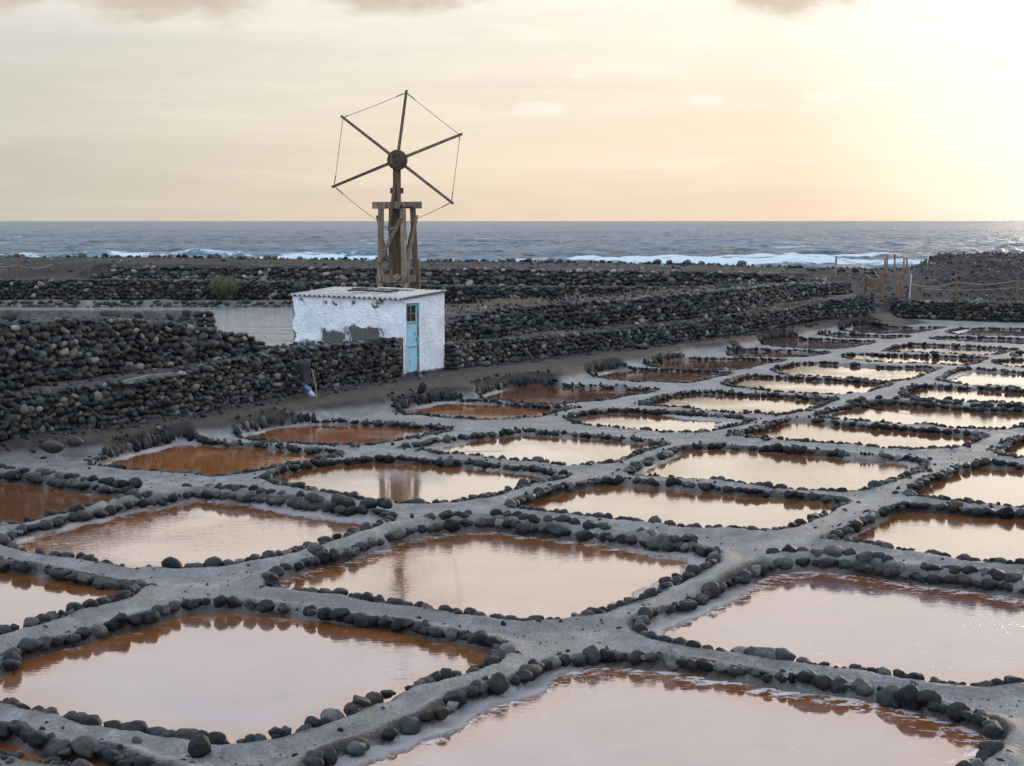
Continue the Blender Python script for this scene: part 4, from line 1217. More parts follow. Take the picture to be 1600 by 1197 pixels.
# ------------------------------------------------------------------ sea with breakers
def build_sea():
    r = [118.0]
    while r[-1] < 30000:
        v = r[-1]
        r.append(v + (1.2 if v < 185 else .42 if v < 262 else v * .0040 if v < 900 else v * .02 if v < 3000 else v * .1))
    r = np.array(r); u = np.linspace(-.62, .62, 620)
    X = u[None, :] * r[:, None]; Y = np.repeat(r[:, None], len(u), 1)
    x, y = X.ravel(), Y.ravel()
    z = np.full(x.shape, -1.15)
    fade = np.clip(1 - (y - 250) / 1900, 0, 1)
    z += fade * (.55 * fbm(x * .035, y * .12, 3) + .40 * np.sin(y * .16 + 1.5 * fbm(x * .01, y * .01, 2) * 3) * (.5 + fbm(x * .02, y * .02, 2))
                 + .55 * fbm(x * .14, y * .22, 3) + .5 * fbm(x * .33 + 7, y * .40, 3))
    foam = np.zeros(x.shape); crest = np.zeros(x.shape)
    def breaker(y0, hgt, w_front, w_back, lo, scale, seed, hx=None, wash=0.0):
        nonlocal z
        yc = y0 + 5 * vnoise(x / 37 + seed, x * 0 + seed)
        H = np.clip(lo + 1.3 * fbm(x / scale + seed * 3.1, x * 0 + seed * 1.7, 3), .52 if hx is None else 0, 1.2)
        if hx is not None: H = H * hx
        t = y - yc
        prof = np.where(t < 0, sstep(-w_front, 0, t), np.exp(-(t / w_back) ** 2))
        z += hgt * H * prof
        broken = sstep(.25, .6, H * (.75 + .8 * vnoise(x / 6 + 9 * seed, x * 0)))
        f = np.where(t < 0, sstep(-w_front - 1.0, -w_front * .2, t), np.exp(-(t / (w_back * .5)) ** 2)) * broken * 1.15
        np.maximum(foam, f * 1.0, out=foam)
        if wash:
            tr = sstep(-wash, -1, t) * (t < 1) * .62 * sstep(.1, .5, H) * (.75 + .9 * fbm(x / 5 + seed, y / 2.2, 3))
            np.maximum(foam, tr, out=foam)
        np.maximum(crest, np.where(t < 0, sstep(-w_front, -.1, t), np.exp(-(t / (w_back * .5)) ** 2)) * H * .9, out=crest)
    breaker(205, .45, 1.6, 2.6, .80, 40, 1.0, wash=10)
    breaker(218, .65, 1.8, 3.0, .84, 45, 2.0, wash=12)
    hx = .36 + .22 * sstep(-34, -44, x) + .85 * np.exp(-((x - 62) / 16) ** 2) + .8 * np.exp(-((x - 20) / 22) ** 2) + .9 * np.exp(-((x + 22) / 14) ** 2)
    breaker(236, 1.1, 2.0, 4.0, .62, 50, 3.0, hx=hx, wash=10)
    z = np.where(y < 190, z - .3 * sstep(190, 150, y), z)
    me = mesh_np('sea', np.stack([x, y, z], 1), grid_faces(len(r), len(u)), M['sea'], True, dict(foam=foam, crest=crest))
    tag(link('sea', me), kind='structure')
    V = [(-40000, -40000, -6), (40000, -40000, -6), (40000, 40000, -6), (-40000, 40000, -6)]
    me = mesh_np('sea_bed', V, [(0, 1, 2, 3)], M['core'], False)
    tag(link('sea_bed', me), kind='structure')


build_sea()


# ------------------------------------------------------------------ the white hut
ZB = .12                                            # walls start below the soil


def build_hut():
    root = empty('pump_hut', C0)
    tag(root, 'low whitewashed hut with a corrugated roof and a narrow turquoise door', 'hut')
    def world(a, b, z):
        return C0 + EA * a + EB * b + EZ * (z - C0.z)
    def top(a):
        return 2.165 + .118 * a / LA
    V = []; F = []; worn = []
    def face(fn, nu, nv, wfn=None):
        o = len(V)
        for j in range(nv + 1):
            for i in range(nu + 1):
                p, w = fn(i / nu, j / nv)
                V.append(tuple(p - C0)); worn.append(w)
        for j in range(nv):
            for i in range(nu):
                a = o + j * (nu + 1) + i
                F.append((a, a + 1, a + nu + 2, a + nu + 1))
    def g(x, c, s):
        return math.exp(-((x - c) / s) ** 2)
    def left(u, v):
        b = LB * u; z = ZB + (top(0) - ZB) * v
        n = mnoise.noise(Vector((b * 1.6, z * 1.6, 3))) * .035 + mnoise.noise(Vector((b * 7, z * 7, 9))) * .010
        k = 0
        b0, z0 = b, z
        b = b + .22 * mnoise.noise(Vector((b0 * 3.1, z0 * 3.1, 11))); z = z + .13 * mnoise.noise(Vector((b0 * 3.7, z0 * 3.7, 17)))
        k = max(k, .95 * min(1, 1.3 * g(b, 1.25, .62) * (1 - float(sstep(1.34, 1.56, z)))))
        k = max(k, .95 * min(1, 1.3 * g(b, 2.25, .38) * (1 - float(sstep(1.20, 1.42, z)))))
        k = max(k, .80 * g(b, 3.0, .45) * (1 - float(sstep(.95, 1.15, z))))
        k = max(k, .85 * g(b, 0.05, .22) * (1 - float(sstep(1.10, 1.30, z))))
        k = max(k, .75 * g(b, LB, .06))
        for c, zz in ((2.53, 2.02), (2.15, 2.02), (1.60, 2.05), (.86, 2.0), (3.2, 2.1), (.75, 2.08)):
            k = max(k, .78 * g(b, c, .11) * g(z, zz, .07))
        k = max(k, .75 * g(b, .66, .06) * g(z, 1.42, .05))
        k = max(k, (1 - float(sstep(.55, .95, z))) * .8)
        edge = min(1, u * 12, (1 - u) * 12)
        return world(-n * edge, b0, z0), k
    face(left, 110, 64)
    d0, d1, zt = .11, .68, 2.05
    def dface(a0, a1, z0, z1, flat=False):
        def fn(u, v):
            a = a0 + (a1 - a0) * u; zt_ = z1 if z1 is not None else top(a)
            z = z0 + (zt_ - z0) * v
            n = mnoise.noise(Vector((a * 6, z * 6, 5))) * .008
            k = .8 * (1 - float(sstep(.30, .40, z))) + .55 * g(a, d0, .03) * (1 - float(sstep(.6, 1.0, z)))
            return world(a, -n, z), k
        face(fn, max(3, int((a1 - a0) / .04)), max(3, int(((z1 or 2.2) - z0) / .05)))
    # winding: from the corner along EA, seen from outside (-EB)
    dface(0, d0, ZB, zt); dface(d1, LA, ZB, zt); dface(0, LA, zt, None)
    # reveal of the door opening
    for P in ([(d0, 0, ZB), (d0, .14, ZB), (d0, .14, zt), (d0, 0, zt)], [(d1, .14, ZB), (d1, 0, ZB), (d1, 0, zt), (d1, .14, zt)],
              [(d0, 0, zt), (d0, .14, zt), (d1, .14, zt), (d1, 0, zt)]):
        o = len(V)
        for a, b, z in P:
            V.append(tuple(world(a, b, z) - C0)); worn.append(0)
        F.append((o, o + 1, o + 2, o + 3))
    # far sides
    for P in ([(LA, 0, ZB), (LA, LB, ZB), (LA, LB, top(LA)), (LA, 0, top(LA))], [(LA, LB, ZB), (0, LB, ZB), (0, LB, top(0)), (LA, LB, top(LA))]):
        o = len(V)
        for a, b, z in P:
            V.append(tuple(world(a, b, z) - C0)); worn.append(.1)
        F.append((o, o + 1, o + 2, o + 3))
    me = mesh_np('wall', V, F, M['plaster'], True, dict(worn=np.array(worn)))
    bm = bmesh.new(); bm.from_mesh(me); bmesh.ops.remove_doubles(bm, verts=bm.verts, dist=.0005); bmesh.ops.recalc_face_normals(bm, faces=bm.faces); bm.to_mesh(me); bm.free()
    me.set_sharp_from_angle(angle=math.radians(40))
    link('wall', me, root)
    # roof: corrugated sheets running up the slope, side by side with a lap
    nS = 4; w = (LB + .12) / nS; lam = .162
    for k in range(nS):
        V = []; F = []
        b0 = -.05 + k * w; b1 = b0 + w + (.06 if k < nS - 1 else 0)
        nb = int((b1 - b0) / lam * 10)
        for th in (0, .012):
            for a in (-.09, .6, 1.2, LA + .04):
                for i in range(nb + 1):
                    b = b0 + (b1 - b0) * i / nb
                    z = top(a) + .032 + .028 * math.cos(2 * math.pi * b / lam) - th + k * .004 + .012 * mnoise.noise(Vector((a * 2, b * 1.5, k)))
                    V.append(tuple(world(a, b, z) - C0))
        n = nb + 1
        for s in range(2):
            for r in range(3):
                for i in range(nb):
                    q = s * 4 * n + r * n + i
                    F.append((q, q + 1, q + n + 1, q + n) if s == 0 else (q + n, q + n + 1, q + 1, q))
        for i in range(nb):                                     # eave edge
            F.append((i + 1, i, 4 * n + i, 4 * n + i + 1))
            q = 3 * n + i
            F.append((q, q + 1, 4 * n + q + 1, 4 * n + q))
        me = mesh_np('roof_sheet', V, F, M['roof'], True)
        link('roof_sheet', me, root)
    # dark verge strip along the door gable
    mb = MB()
    mb.bar(world(-.05, -.045, top(-.05) + .025), world(LA, -.045, top(LA) + .025), .05, .03)
    mb.build('verge_strip', M['greyboard'], root)
    # raised plaster band round the door
    mb = MB()
    mb.bar(world(.055, -.012, .32), world(.055, -.012, zt + .08), .075, .03)
    mb.bar(world(.02, -.012, zt + .06), world(.76, -.012, zt + .06), .09, .028)
    mb.build('door_surround', M['plaster'], root)
    # door
    door = link('door', None, root) if False else None
    leaf = MB()
    ins = .035
    def slab(mb, a0, a1, z0, z1, b0, b1):
        mb.hexa([world(a0, b0, z0), world(a1, b0, z0), world(a1, b1, z0), world(a0, b1, z0), world(a0, b0, z1), world(a1, b0, z1), world(a1, b1, z1), world(a0, b1, z1)])
    slab(leaf, d0 + .05, d1 - .05, .33, 1.60, ins, ins + .035)
    slab(leaf, d0 + .05, d1 - .05, 1.985, 2.0, ins, ins + .035)
    slab(leaf, d0 + .05, d0 + .085, 1.60, 1.985, ins, ins + .035)
    slab(leaf, d1 - .085, d1 - .05, 1.60, 1.985, ins, ins + .035)
    lo = leaf.build('door', M['door'], root, bevel=.003)
    def sub(mb, name, mat):
        off = C0
        V = [tuple(Vector(v) - off) for v in mb.v]
        me = mesh_np(name, V, mb.f, mat, False)
        return link(name, me, lo)
    mb = MB(); slab(mb, d0 + .085, d1 - .085, 1.60, 1.985, ins + .05, ins + .06); sub(mb, 'pane', M['glass'])
    mb = MB(); slab(mb, d0 + .085, d1 - .085, 1.785, 1.80, ins + .01, ins + .025); sub(mb, 'window_bar', M['frame'])
    mb = MB(); slab(mb, d0 + .27, d0 + .283, 1.60, 1.985, ins + .012, ins + .026); sub(mb, 'window_bar', M['frame'])
    for z in (.345, .965, 1.565):
        mb = MB(); slab(mb, d0 + .052, d1 - .052, z - .016, z + .016, ins - .012, ins + .002); sub(mb, 'rail', M['frame'])
    mb = MB(); slab(mb, d1 - .105, d1 - .085, 1.10, 1.19, ins - .04, ins); sub(mb, 'handle', M['frame'])
    fr = MB()
    slab(fr, d0 + .002, d0 + .047, .28, 2.045, .004, .075); slab(fr, d1 - .047, d1 - .002, .28, 2.045, .004, .075); slab(fr, d0 + .047, d1 - .047, 2.003, 2.045, .004, .075)
    fr.build('door_frame', M['frame'], root, bevel=.003)
    # things lying on the roof
    mb = MB()
    c = world(1.05, 1.75, top(1.05) + .085)
    pts = [c + EB * (.78 * math.cos(t)) + EA * (.42 * math.sin(t)) + EZ * (.014 * math.sin(t * 3)) for t in np.linspace(.25, 5.6, 40)]
    mb.tube(pts, .024, 8)
    o = mb.build('hose', M['rubber'], None, smooth=True, origin=c)
    tag(o, 'black hose lying in a loop on the hut roof', 'hose')
    mb = MB()
    a = world(1.5, 1.1, top(1.5) + .10)
    mb.bar(world(1.45, .75, top(1.45) + .085), world(1.62, 1.95, top(1.62) + .085), .16, .03, up=EZ)
    o = mb.build('board', M['paint_white'], None, bevel=.004, origin=a)
    tag(o, 'pale board lying on the rear of the hut roof', 'board')


build_hut()


# ------------------------------------------------------------------ the wooden wind pump behind it
def build_pump():
    Y0 = 45.2
    base = at_y(621.5, 450, Y0)
    gz = ter_z(base.x, Y0) - .1
    root = empty('wind_pump', (base.x, Y0, gz))
    tag(root, 'brown wooden wind pump with six bare spokes behind the white hut', 'windmill')
    W = lambda px, py, dy=0: at_y(px, py, Y0 + dy)
    wood, mast, sp = M['wood'], M['mast'], M['spoke']
    def bar(name, p, q, w, d=None, mat=wood, taper=1.0):
        mb = MB(); mb.bar(p, q, w, d, taper=taper)
        return mb.build(name, mat, root, bevel=.006)
    # four posts: top and bottom photo columns and depth
    posts = [(595.4, 593.8, -.14), (612.0, 612.0, .46), (629.5, 633.2, -.46), (645.0, 650.8, .14)]
    for tx, bx, dy in posts:
        t_, b_ = W(tx, 325.5, dy), W(bx, 452, dy)
        down = (b_ - t_).normalized()
        bot = b_ + down * ((b_.z - gz) / -down.z) * 1.0
        bar('post', bot, t_, .165, .16, taper=.92)
    # head frame
    a, b = W(582.2, 320.8, -.52), W(658.3, 320.4, .10)
    bar('cross_beam', W(582.2, 320.9, -.16), W(658.3, 320.3, .16), .185, .17)
    bar('cross_beam', W(620.2, 321.2, -.60), W(621.4, 320.8, .62), .175, .165)
    bar('cross_beam', W(600, 319.6, -.05), W(618, 319.5, .5), .13, .12)
    bar('cross_beam', W(627, 319.6, -.44), W(647, 319.4, .12), .13, .12)
    # base ring
    P = [W(bx + (tx - bx) * .1, 435.5, dy) for tx, bx, dy in posts]
    for i, j, s in ((0, 2, .20), (2, 3, .18), (3, 1, .18), (1, 0, .18)):
        d = (P[j] - P[i]).normalized() * .10
        bar('base_beam', P[i] - d, P[j] + d, s, .14)
    # stump of the base beam pointing at the viewer
    bar('base_beam', W(620.5, 433, -.62), W(622.0, 433, .3), .15, .15)
    # braces
    bar('brace', W(627.6, 339, -.56), W(591.5, 411, -.26), .10, .045)
    bar('brace', W(651.5, 336.5, -.05), W(637.5, 408, -.42), .075, .045)
    bar('brace', W(589.0, 337, .02), W(606.5, 410, .42), .07, .045)
    bar('brace', W(646.0, 345, .25), W(634.0, 402, .50), .06, .045)
    bar('strut', W(655.3, 404, .02), W(656.0, 452, .02), .05, .05)
    bar('strut', W(638.0, 398, -.50), W(638.8, 452, -.50), .065, .05)
    # mast
    bar('mast', W(620.4, 431, 0), W(620.2, 262, 0), .235, .22, mast, .86)
    bar('mast_plank', W(623.5, 330, -.14), W(622.6, 268, -.14), .10, .04, M['brown'])
    bar('peg', W(609.6, 298, 0), W(630.4, 298, 0), .15, .10, mast)
    # hub: turned drum facing the viewer
    hc = W(620.8, 250, -.42)
    V = []; F = []; n = 28
    prof = [(.0, -.17), (.045, -.175), (.055, -.14), (.125, -.14), (.135, -.155), (.195, -.15), (.205, -.12), (.255, -.11), (.272, -.06), (.272, .10), (.24, .16), (.12, .18), (.11, .42), (.0, .42)]
    for r, yy in prof:
        for k in range(n):
            t = 2 * math.pi * k / n
            V.append((hc.x + r * math.cos(t), hc.y + yy, hc.z + r * math.sin(t)))
    for i in range(len(prof) - 1):
        for k in range(n):
            F.append((i * n + k, i * n + (k + 1) % n, (i + 1) * n + (k + 1) % n, (i + 1) * n + k))
    mb = MB(); mb.add(V, F)
    hub = mb.build('hub', mast, root, smooth=True)
    hub.data.set_sharp_from_angle(angle=math.radians(40))
    # spokes and the wire stay round their tips
    tips = [(635.3, 140.5), (722.5, 209), (708.5, 318.5), (607.3, 361), (518.5, 292.5), (532.6, 181)]
    T = [W(x, y, -.40) for x, y in tips]
    for p in T:
        d = (p - hc); d.y = 0; d.normalize()
        st = Vector((hc.x, p.y, hc.z)) + d * .20
        bar('spoke', st, p, .082, .06, sp, .86)
        mb = MB()
        s2 = Vector((hc.x, p.y - .035, hc.z)) + d * .30
        mb.tube([s2 + d * .11 * i / 6 + Vector((.02 * math.sin(i * 2.2), 0, .02 * math.cos(i * 1.7))) for i in range(7)], .012, 5)
        mb.build('lashing', M['wire'], root)
    for i in range(6):
        a, b = T[i], T[(i + 1) % 6]
        ca = Vector((hc.x, a.y, hc.z))
        a2 = a + (ca - a).normalized() * .07; b2 = b + (ca - b).normalized() * .07
        sag = .02 if i not in (2, 3) else .05
        pts = [a2.lerp(b2, t) - Vector((0, 0, sag * 4 * t * (1 - t))) for t in np.linspace(0, 1, 15)]
        rr = [.0085] * 15
        mb = MB(); mb.tube(pts, rr, 5)
        # twisted chain ends
        for q0, q1 in ((.03, .16),) if i % 2 == 0 else ((.84, .97), (.02, .08)):
            m = 10
            cp = []
            for k in range(m):
                t = q0 + (q1 - q0) * k / (m - 1)
                cp.append(a2.lerp(b2, t) - Vector((0, 0, sag * 4 * t * (1 - t))) + Vector((.008 * math.sin(k * 2.4), 0, .008 * math.cos(k * 2.4))))
            mb.tube(cp, [.020 if k % 3 else .010 for k in range(m)], 5)
        mb.build('wire', M['wire'], root)
    # slack loops of chain caught at the foot of the lowest spoke
    mb = MB()
    a, b = W(595, 347, -.45), W(616, 355, -.50)
    pts = [a.lerp(b, t) - Vector((0, 0, .16 * 4 * t * (1 - t) * (1 - .3 * t))) for t in np.linspace(0, 1, 16)]
    mb.tube(pts, [.016 if k % 2 else .010 for k in range(16)], 5)
    mb.build('chain', M['wire'], root)


build_pump()


# ------------------------------------------------------------------ divider wall in the reservoir
def build_divider():
    y0 = 47.0
    xr = at_y(330, 500, y0).x
    root = empty('divider_wall', (xr - 4, y0, .4))
    tag(root, 'plastered beige wall in the reservoir ending in a stack of dark stones', 'wall')
    V = []; F = []
    n = 60
    for i in range(n + 1):
        x = xr - .35 - 14 * (1 - i / n)
        zt = 1.60 + .03 * mnoise.noise(Vector((x * .8, 2, 0)))
        for yy, z in ((-.22, .3), (-.20, zt - .03), (-.17, zt), (.17, zt), (.22, .3)):
            V.append((x - root.location.x, yy + .015 * mnoise.noise(Vector((x * 2, z * 3, yy))), z - .4))
    for i in range(n):
        for k in range(4):
            F.append((i * 5 + k, (i + 1) * 5 + k, (i + 1) * 5 + k + 1, i * 5 + k + 1))
    F.append((n * 5 + 0, n * 5 + 1, n * 5 + 2, n * 5 + 3, n * 5 + 4))
    link('plastered_wall', mesh_np('plastered_wall', V, F, M['mortar'], False), root)
    for i in range(70):                               # stones showing through the plaster, thicker towards the end
        x = xr - .5 - abs(random.gauss(0, 1)) * (2.2 if i < 45 else 6)
        if x < xr - 14: continue
        r = random.uniform(.07, .13)
        place('stone', random.choice(COB['wall_stone']), (x, y0 - .21, random.uniform(.85, 1.52)), (random.gauss(0, .3), random.gauss(0, .3), random.gauss(0, .3)), (r * 1.4, .06, r * .8), root)
    z = .62
    while z < 1.62:
        r = random.uniform(.10, .13)
        for dx in (-.32, -.06):
            for dy in (-.12, .12):
                place('stone', random.choice(COB['wall_stone']), (xr + dx + random.gauss(0, .03) + .10 * (1.6 - z), y0 + dy - .05, z), (random.gauss(0, .2), random.gauss(0, .2), random.gauss(0, .4)), (r * 1.45, r * 1.2, r * .72), root)
        z += r * 1.25


build_divider()


# ------------------------------------------------------------------ fences, gate, poles
def post_at(px, pb, pt, zb, w, mat, root, name='post', lean=0.0, dig_=.25):
    b = at(px, pb, zb); t_ = at_y(px + lean, pt, b.y)
    mb = MB(); mb.tube([b - Vector((0, 0, dig_)), b.lerp(t_, .5), t_], [w / 2 * 1.05, w / 2, w / 2 * .96], 8)
    o = mb.build(name, mat, root, smooth=False)
    return b, t_


def rope(root, a, b, sag, r=.014, mat=None):
    mb = MB()
    mb.tube([Vector(a).lerp(Vector(b), t) - Vector((0, 0, sag * 4 * t * (1 - t))) for t in np.linspace(0, 1, 13)], r, 5)
    return mb.build('rope', mat or M['rope'], root, smooth=True)


def zfind(px, py):
    """ground height on the shore where the ray through (px, py) meets it"""
    z = 1.5
    for _ in range(40):
        p = at(px, py, z)
        z = .6 * z + .4 * sh1(p.x, p.y)
    return z


def build_fences():
    # left: rope fence on the soil bank
    z0 = zfind(27, 433)
    root = empty('rope_fence', at(60, 430, z0)); tag(root, 'rope fence of wooden posts on the brown bank at the far left', 'fence')
    P = []
    for px, pb, pt, ln in ((27, 433, 411, 0), (84, 430, 409, 0), (111, 426, 394, 3), (173, 412, 390, 1)):
        P.append(post_at(px, pb, pt, zfind(px, pb), .085, M['brown'], root, lean=ln))
    for i in range(3):
        rope(root, P[i][1] - Vector((0, 0, .08)), P[i + 1][1] - Vector((0, 0, .08)), .16)
    rope(root, P[0][1] + Vector((-1.6, 0, -.1)), P[0][1] - Vector((0, 0, .08)), .08)
    # right: posts with rope where the path leaves over the berm
    root = empty('rope_fence', at(1390, 426, zfind(1390, 426))); tag(root, 'cluster of tall wooden posts with rope where the path crosses the berm', 'fence')
    P = []
    for px, pb, pt, ln in ((1305, 428, 400, 2), (1382, 429, 405, 1), (1385.5, 425, 398.5, 1), (1398, 429, 397, 0), (1412, 425, 403, .5), (1417, 424.5, 402, 0)):
        P.append(post_at(px, pb, pt, zfind(px, pb), .09, M['brown'], root, lean=ln))
    for i, j, s in ((0, 1, .22), (2, 3, .05), (3, 4, .10), (4, 5, .02)):
        rope(root, P[i][1] - Vector((0, 0, .06)), P[j][1] - Vector((0, 0, .06)), s, .012)
    # right: low rope fence in front of the mound
    root = empty('rope_fence', at(1540, 466, zfind(1540, 466))); tag(root, 'low fence of two sagging ropes in front of the stony mound at the right', 'fence')
    P = []
    for px, pb, pt in ((1495, 466, 437), (1590, 468, 434), (1690, 471, 437)):
        P.append(post_at(px, pb, pt, zfind(px, pb), .12, M['brown'], root))
    wb = at(1420.5, 466, zfind(1420.5, 466)); wt = at_y(1424.2, 428.5, wb.y)
    for i in range(2):
        rope(root, P[i][1] - Vector((0, 0, .10)), P[i + 1][1] - Vector((0, 0, .10)), .14, .016)
        rope(root, P[i][1] - Vector((0, 0, .45)), P[i + 1][1] - Vector((0, 0, .42)), .02, .011)
    rope(root, wt - Vector((0, 0, .40)), P[0][1] - Vector((0, 0, .10)), .16, .016)
    rope(root, P[0][0].lerp(wb, .7) + Vector((0, 0, .42)), P[0][1] - Vector((0, 0, .45)), .02, .011)
    mb = MB(); mb.tube([wb - Vector((0, 0, .2)), wt], .026, 8)
    tag(mb.build('pole', M['paint_white'], None, origin=wb), 'thin white pole leaning at the start of the low rope fence', 'pole')
    # gate: two posts and a brown board, small post behind
    z0 = zfind(1365, 456)
    root = empty('gate', at(1365, 457, z0)); tag(root, 'brown boarded gate standing open at the top of the path', 'gate')
    a = post_at(1351.5, 457, 427, z0, .12, M['brown'], root, lean=2)
    b = post_at(1378, 460, 431, z0, .13, M['brown'], root)
    c = post_at(1365, 447, 419, z0, .09, M['brown'], root)
    rope(root, a[1] - Vector((0, 0, .06)), b[1] - Vector((0, 0, .02)), .16)
    rope(root, c[1], b[1] - Vector((0, 0, .02)), .14)
    rope(root, a[0].lerp(a[1], .35), b[0].lerp(b[1], .42), .10)
    n = 5
    for i in range(n):                                # vertical boards, hanging askew
        t0, t1 = i / n, (i + .93) / n
        lo0, hi0 = at_y(1361, 452, a[0].y - .05), at_y(1356, 430.5, a[0].y - .05)
        lo1, hi1 = at_y(1375.5, 459, b[0].y + .1), at_y(1374.5, 443, b[0].y + .1)
        A, B = lo0.lerp(lo1, t0), hi0.lerp(hi1, t0); A1, B1 = lo0.lerp(lo1, t1), hi0.lerp(hi1, t1)
        d = Vector((0, .03, 0))
        mb = MB(); mb.hexa([A, A1, A1 + d, A + d, B, B1, B1 + d, B + d])
        mb.build('board', M['brown'], root)
    # pair of short square posts beside the path
    root = empty('gate_post', at(1405, 465, zfind(1405, 465))); tag(root, 'stout pair of short brown posts between the boarded gate and the white pole', 'post')
    for px, pb, pt in ((1402.5, 465.5, 439), (1407.5, 464, 439.5)):
        b = at(px, pb, zfind(px, pb)); t_ = at_y(px, pt, b.y)
        mb = MB(); mb.bar(b - Vector((0, 0, .2)), t_, .12, .12); mb.build('timber', M['brown'], root, bevel=.008)
    # dry reed stalk on the skyline
    b = at_y(1449.5, 416, 80)
    mb = MB(); mb.tube([b - Vector((0, 0, .15)), at_y(1449.6, 408, 80), at_y(1450.6, 400, 80), at_y(1455, 393, 80), at_y(1462, 388, 80)], [.03, .028, .024, .02, .012], 6)
    tag(mb.build('reed', M['reed'], None, smooth=True, origin=b), 'pale bent reed stalk sticking up beside the mound against the surf', 'reed')


build_fences()


# ------------------------------------------------------------------ boulders along the crest of the berm
def build_boulders():
    r_ = random.Random(5)
    x = -27.0; n = 0
    while x < 17.5:
        y = 78.6 + r_.gauss(0, .5)
        r = .62 * r_.choice((.12, .14, .16, .18, .2, .24, .34)) * r_.uniform(.85, 1.15)
        if r_.random() < .9:
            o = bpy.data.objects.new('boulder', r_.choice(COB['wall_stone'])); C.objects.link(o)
            o.location = (x, y, sh1(x, y) + r * .35)
            o.rotation_euler = (r_.gauss(0, .25), r_.gauss(0, .25), r_.uniform(0, 6.3))
            o.scale = (r * r_.uniform(1, 1.4), r, r * r_.uniform(.6, .9))
            tag(o, 'rounded dark boulder in the row along the crest of the shore berm', 'boulder', 'boulders along the crest of the shore berm')
            n += 1
        x += r * r_.uniform(1.3, 2.6)
    # single boulders one can point at
    def one(px, py, z, r, s, label, mat='stone', seed=0, rot=(0, 0, 0), group=None):
        p = at(px, py, z)
        o = bpy.data.objects.new('boulder', COB[mat][seed % 16]); C.objects.link(o)
        o.location = (p.x, p.y, z); o.scale = (r * s[0], r * s[1], r * s[2]); o.rotation_euler = rot
        tag(o, label, 'boulder', group)
        return o
    one(737, 557, .50, .16, (1, .9, 1.02), 'largest smooth round grey boulder at the foot of the wall right of the hut', 'far_stone', 3)
    one(731, 571, .36, .13, (1.2, 1, .8), 'small rounded boulder lying below the largest smooth one right of the hut', 'stone', 4)
    one(757, 569, .36, .13, (1.3, 1, .7), 'flat boulder on the soil right of the largest smooth one', 'far_stone', 5)
    one(84, 698, .31, .15, (1.4, 1, .8), 'smooth oval boulder on the bank left of the bright orange pan', 'far_stone', 6)
    one(117, 690, .32, .12, (1.2, 1, .8), 'grey boulder on the bank behind the smooth oval one', 'stone', 7)
    one(84, 632, .62, .17, (1.1, .8, 1), 'pale square block set in the lower wall at the left', 'far_stone', 8)
    one(312, 1168, .07, .088, (1.0, .85, 1.25), 'tall pale faceted boulder on the kerb at the bottom left', 'far_stone', 5, (.2, -.3, .4))
    one(660, 606, .34, .13, (.8, .8, 1.35), 'reddish upright stone above the rust-orange pan', 'far_stone', 10, (.1, .4, .2))
    one(1002, 542, .34, .16, (1.9, 1, .55), 'long flat slab of rock fallen at the foot of the long wall', 'stone', 11, (0, .1, .5))


build_boulders()


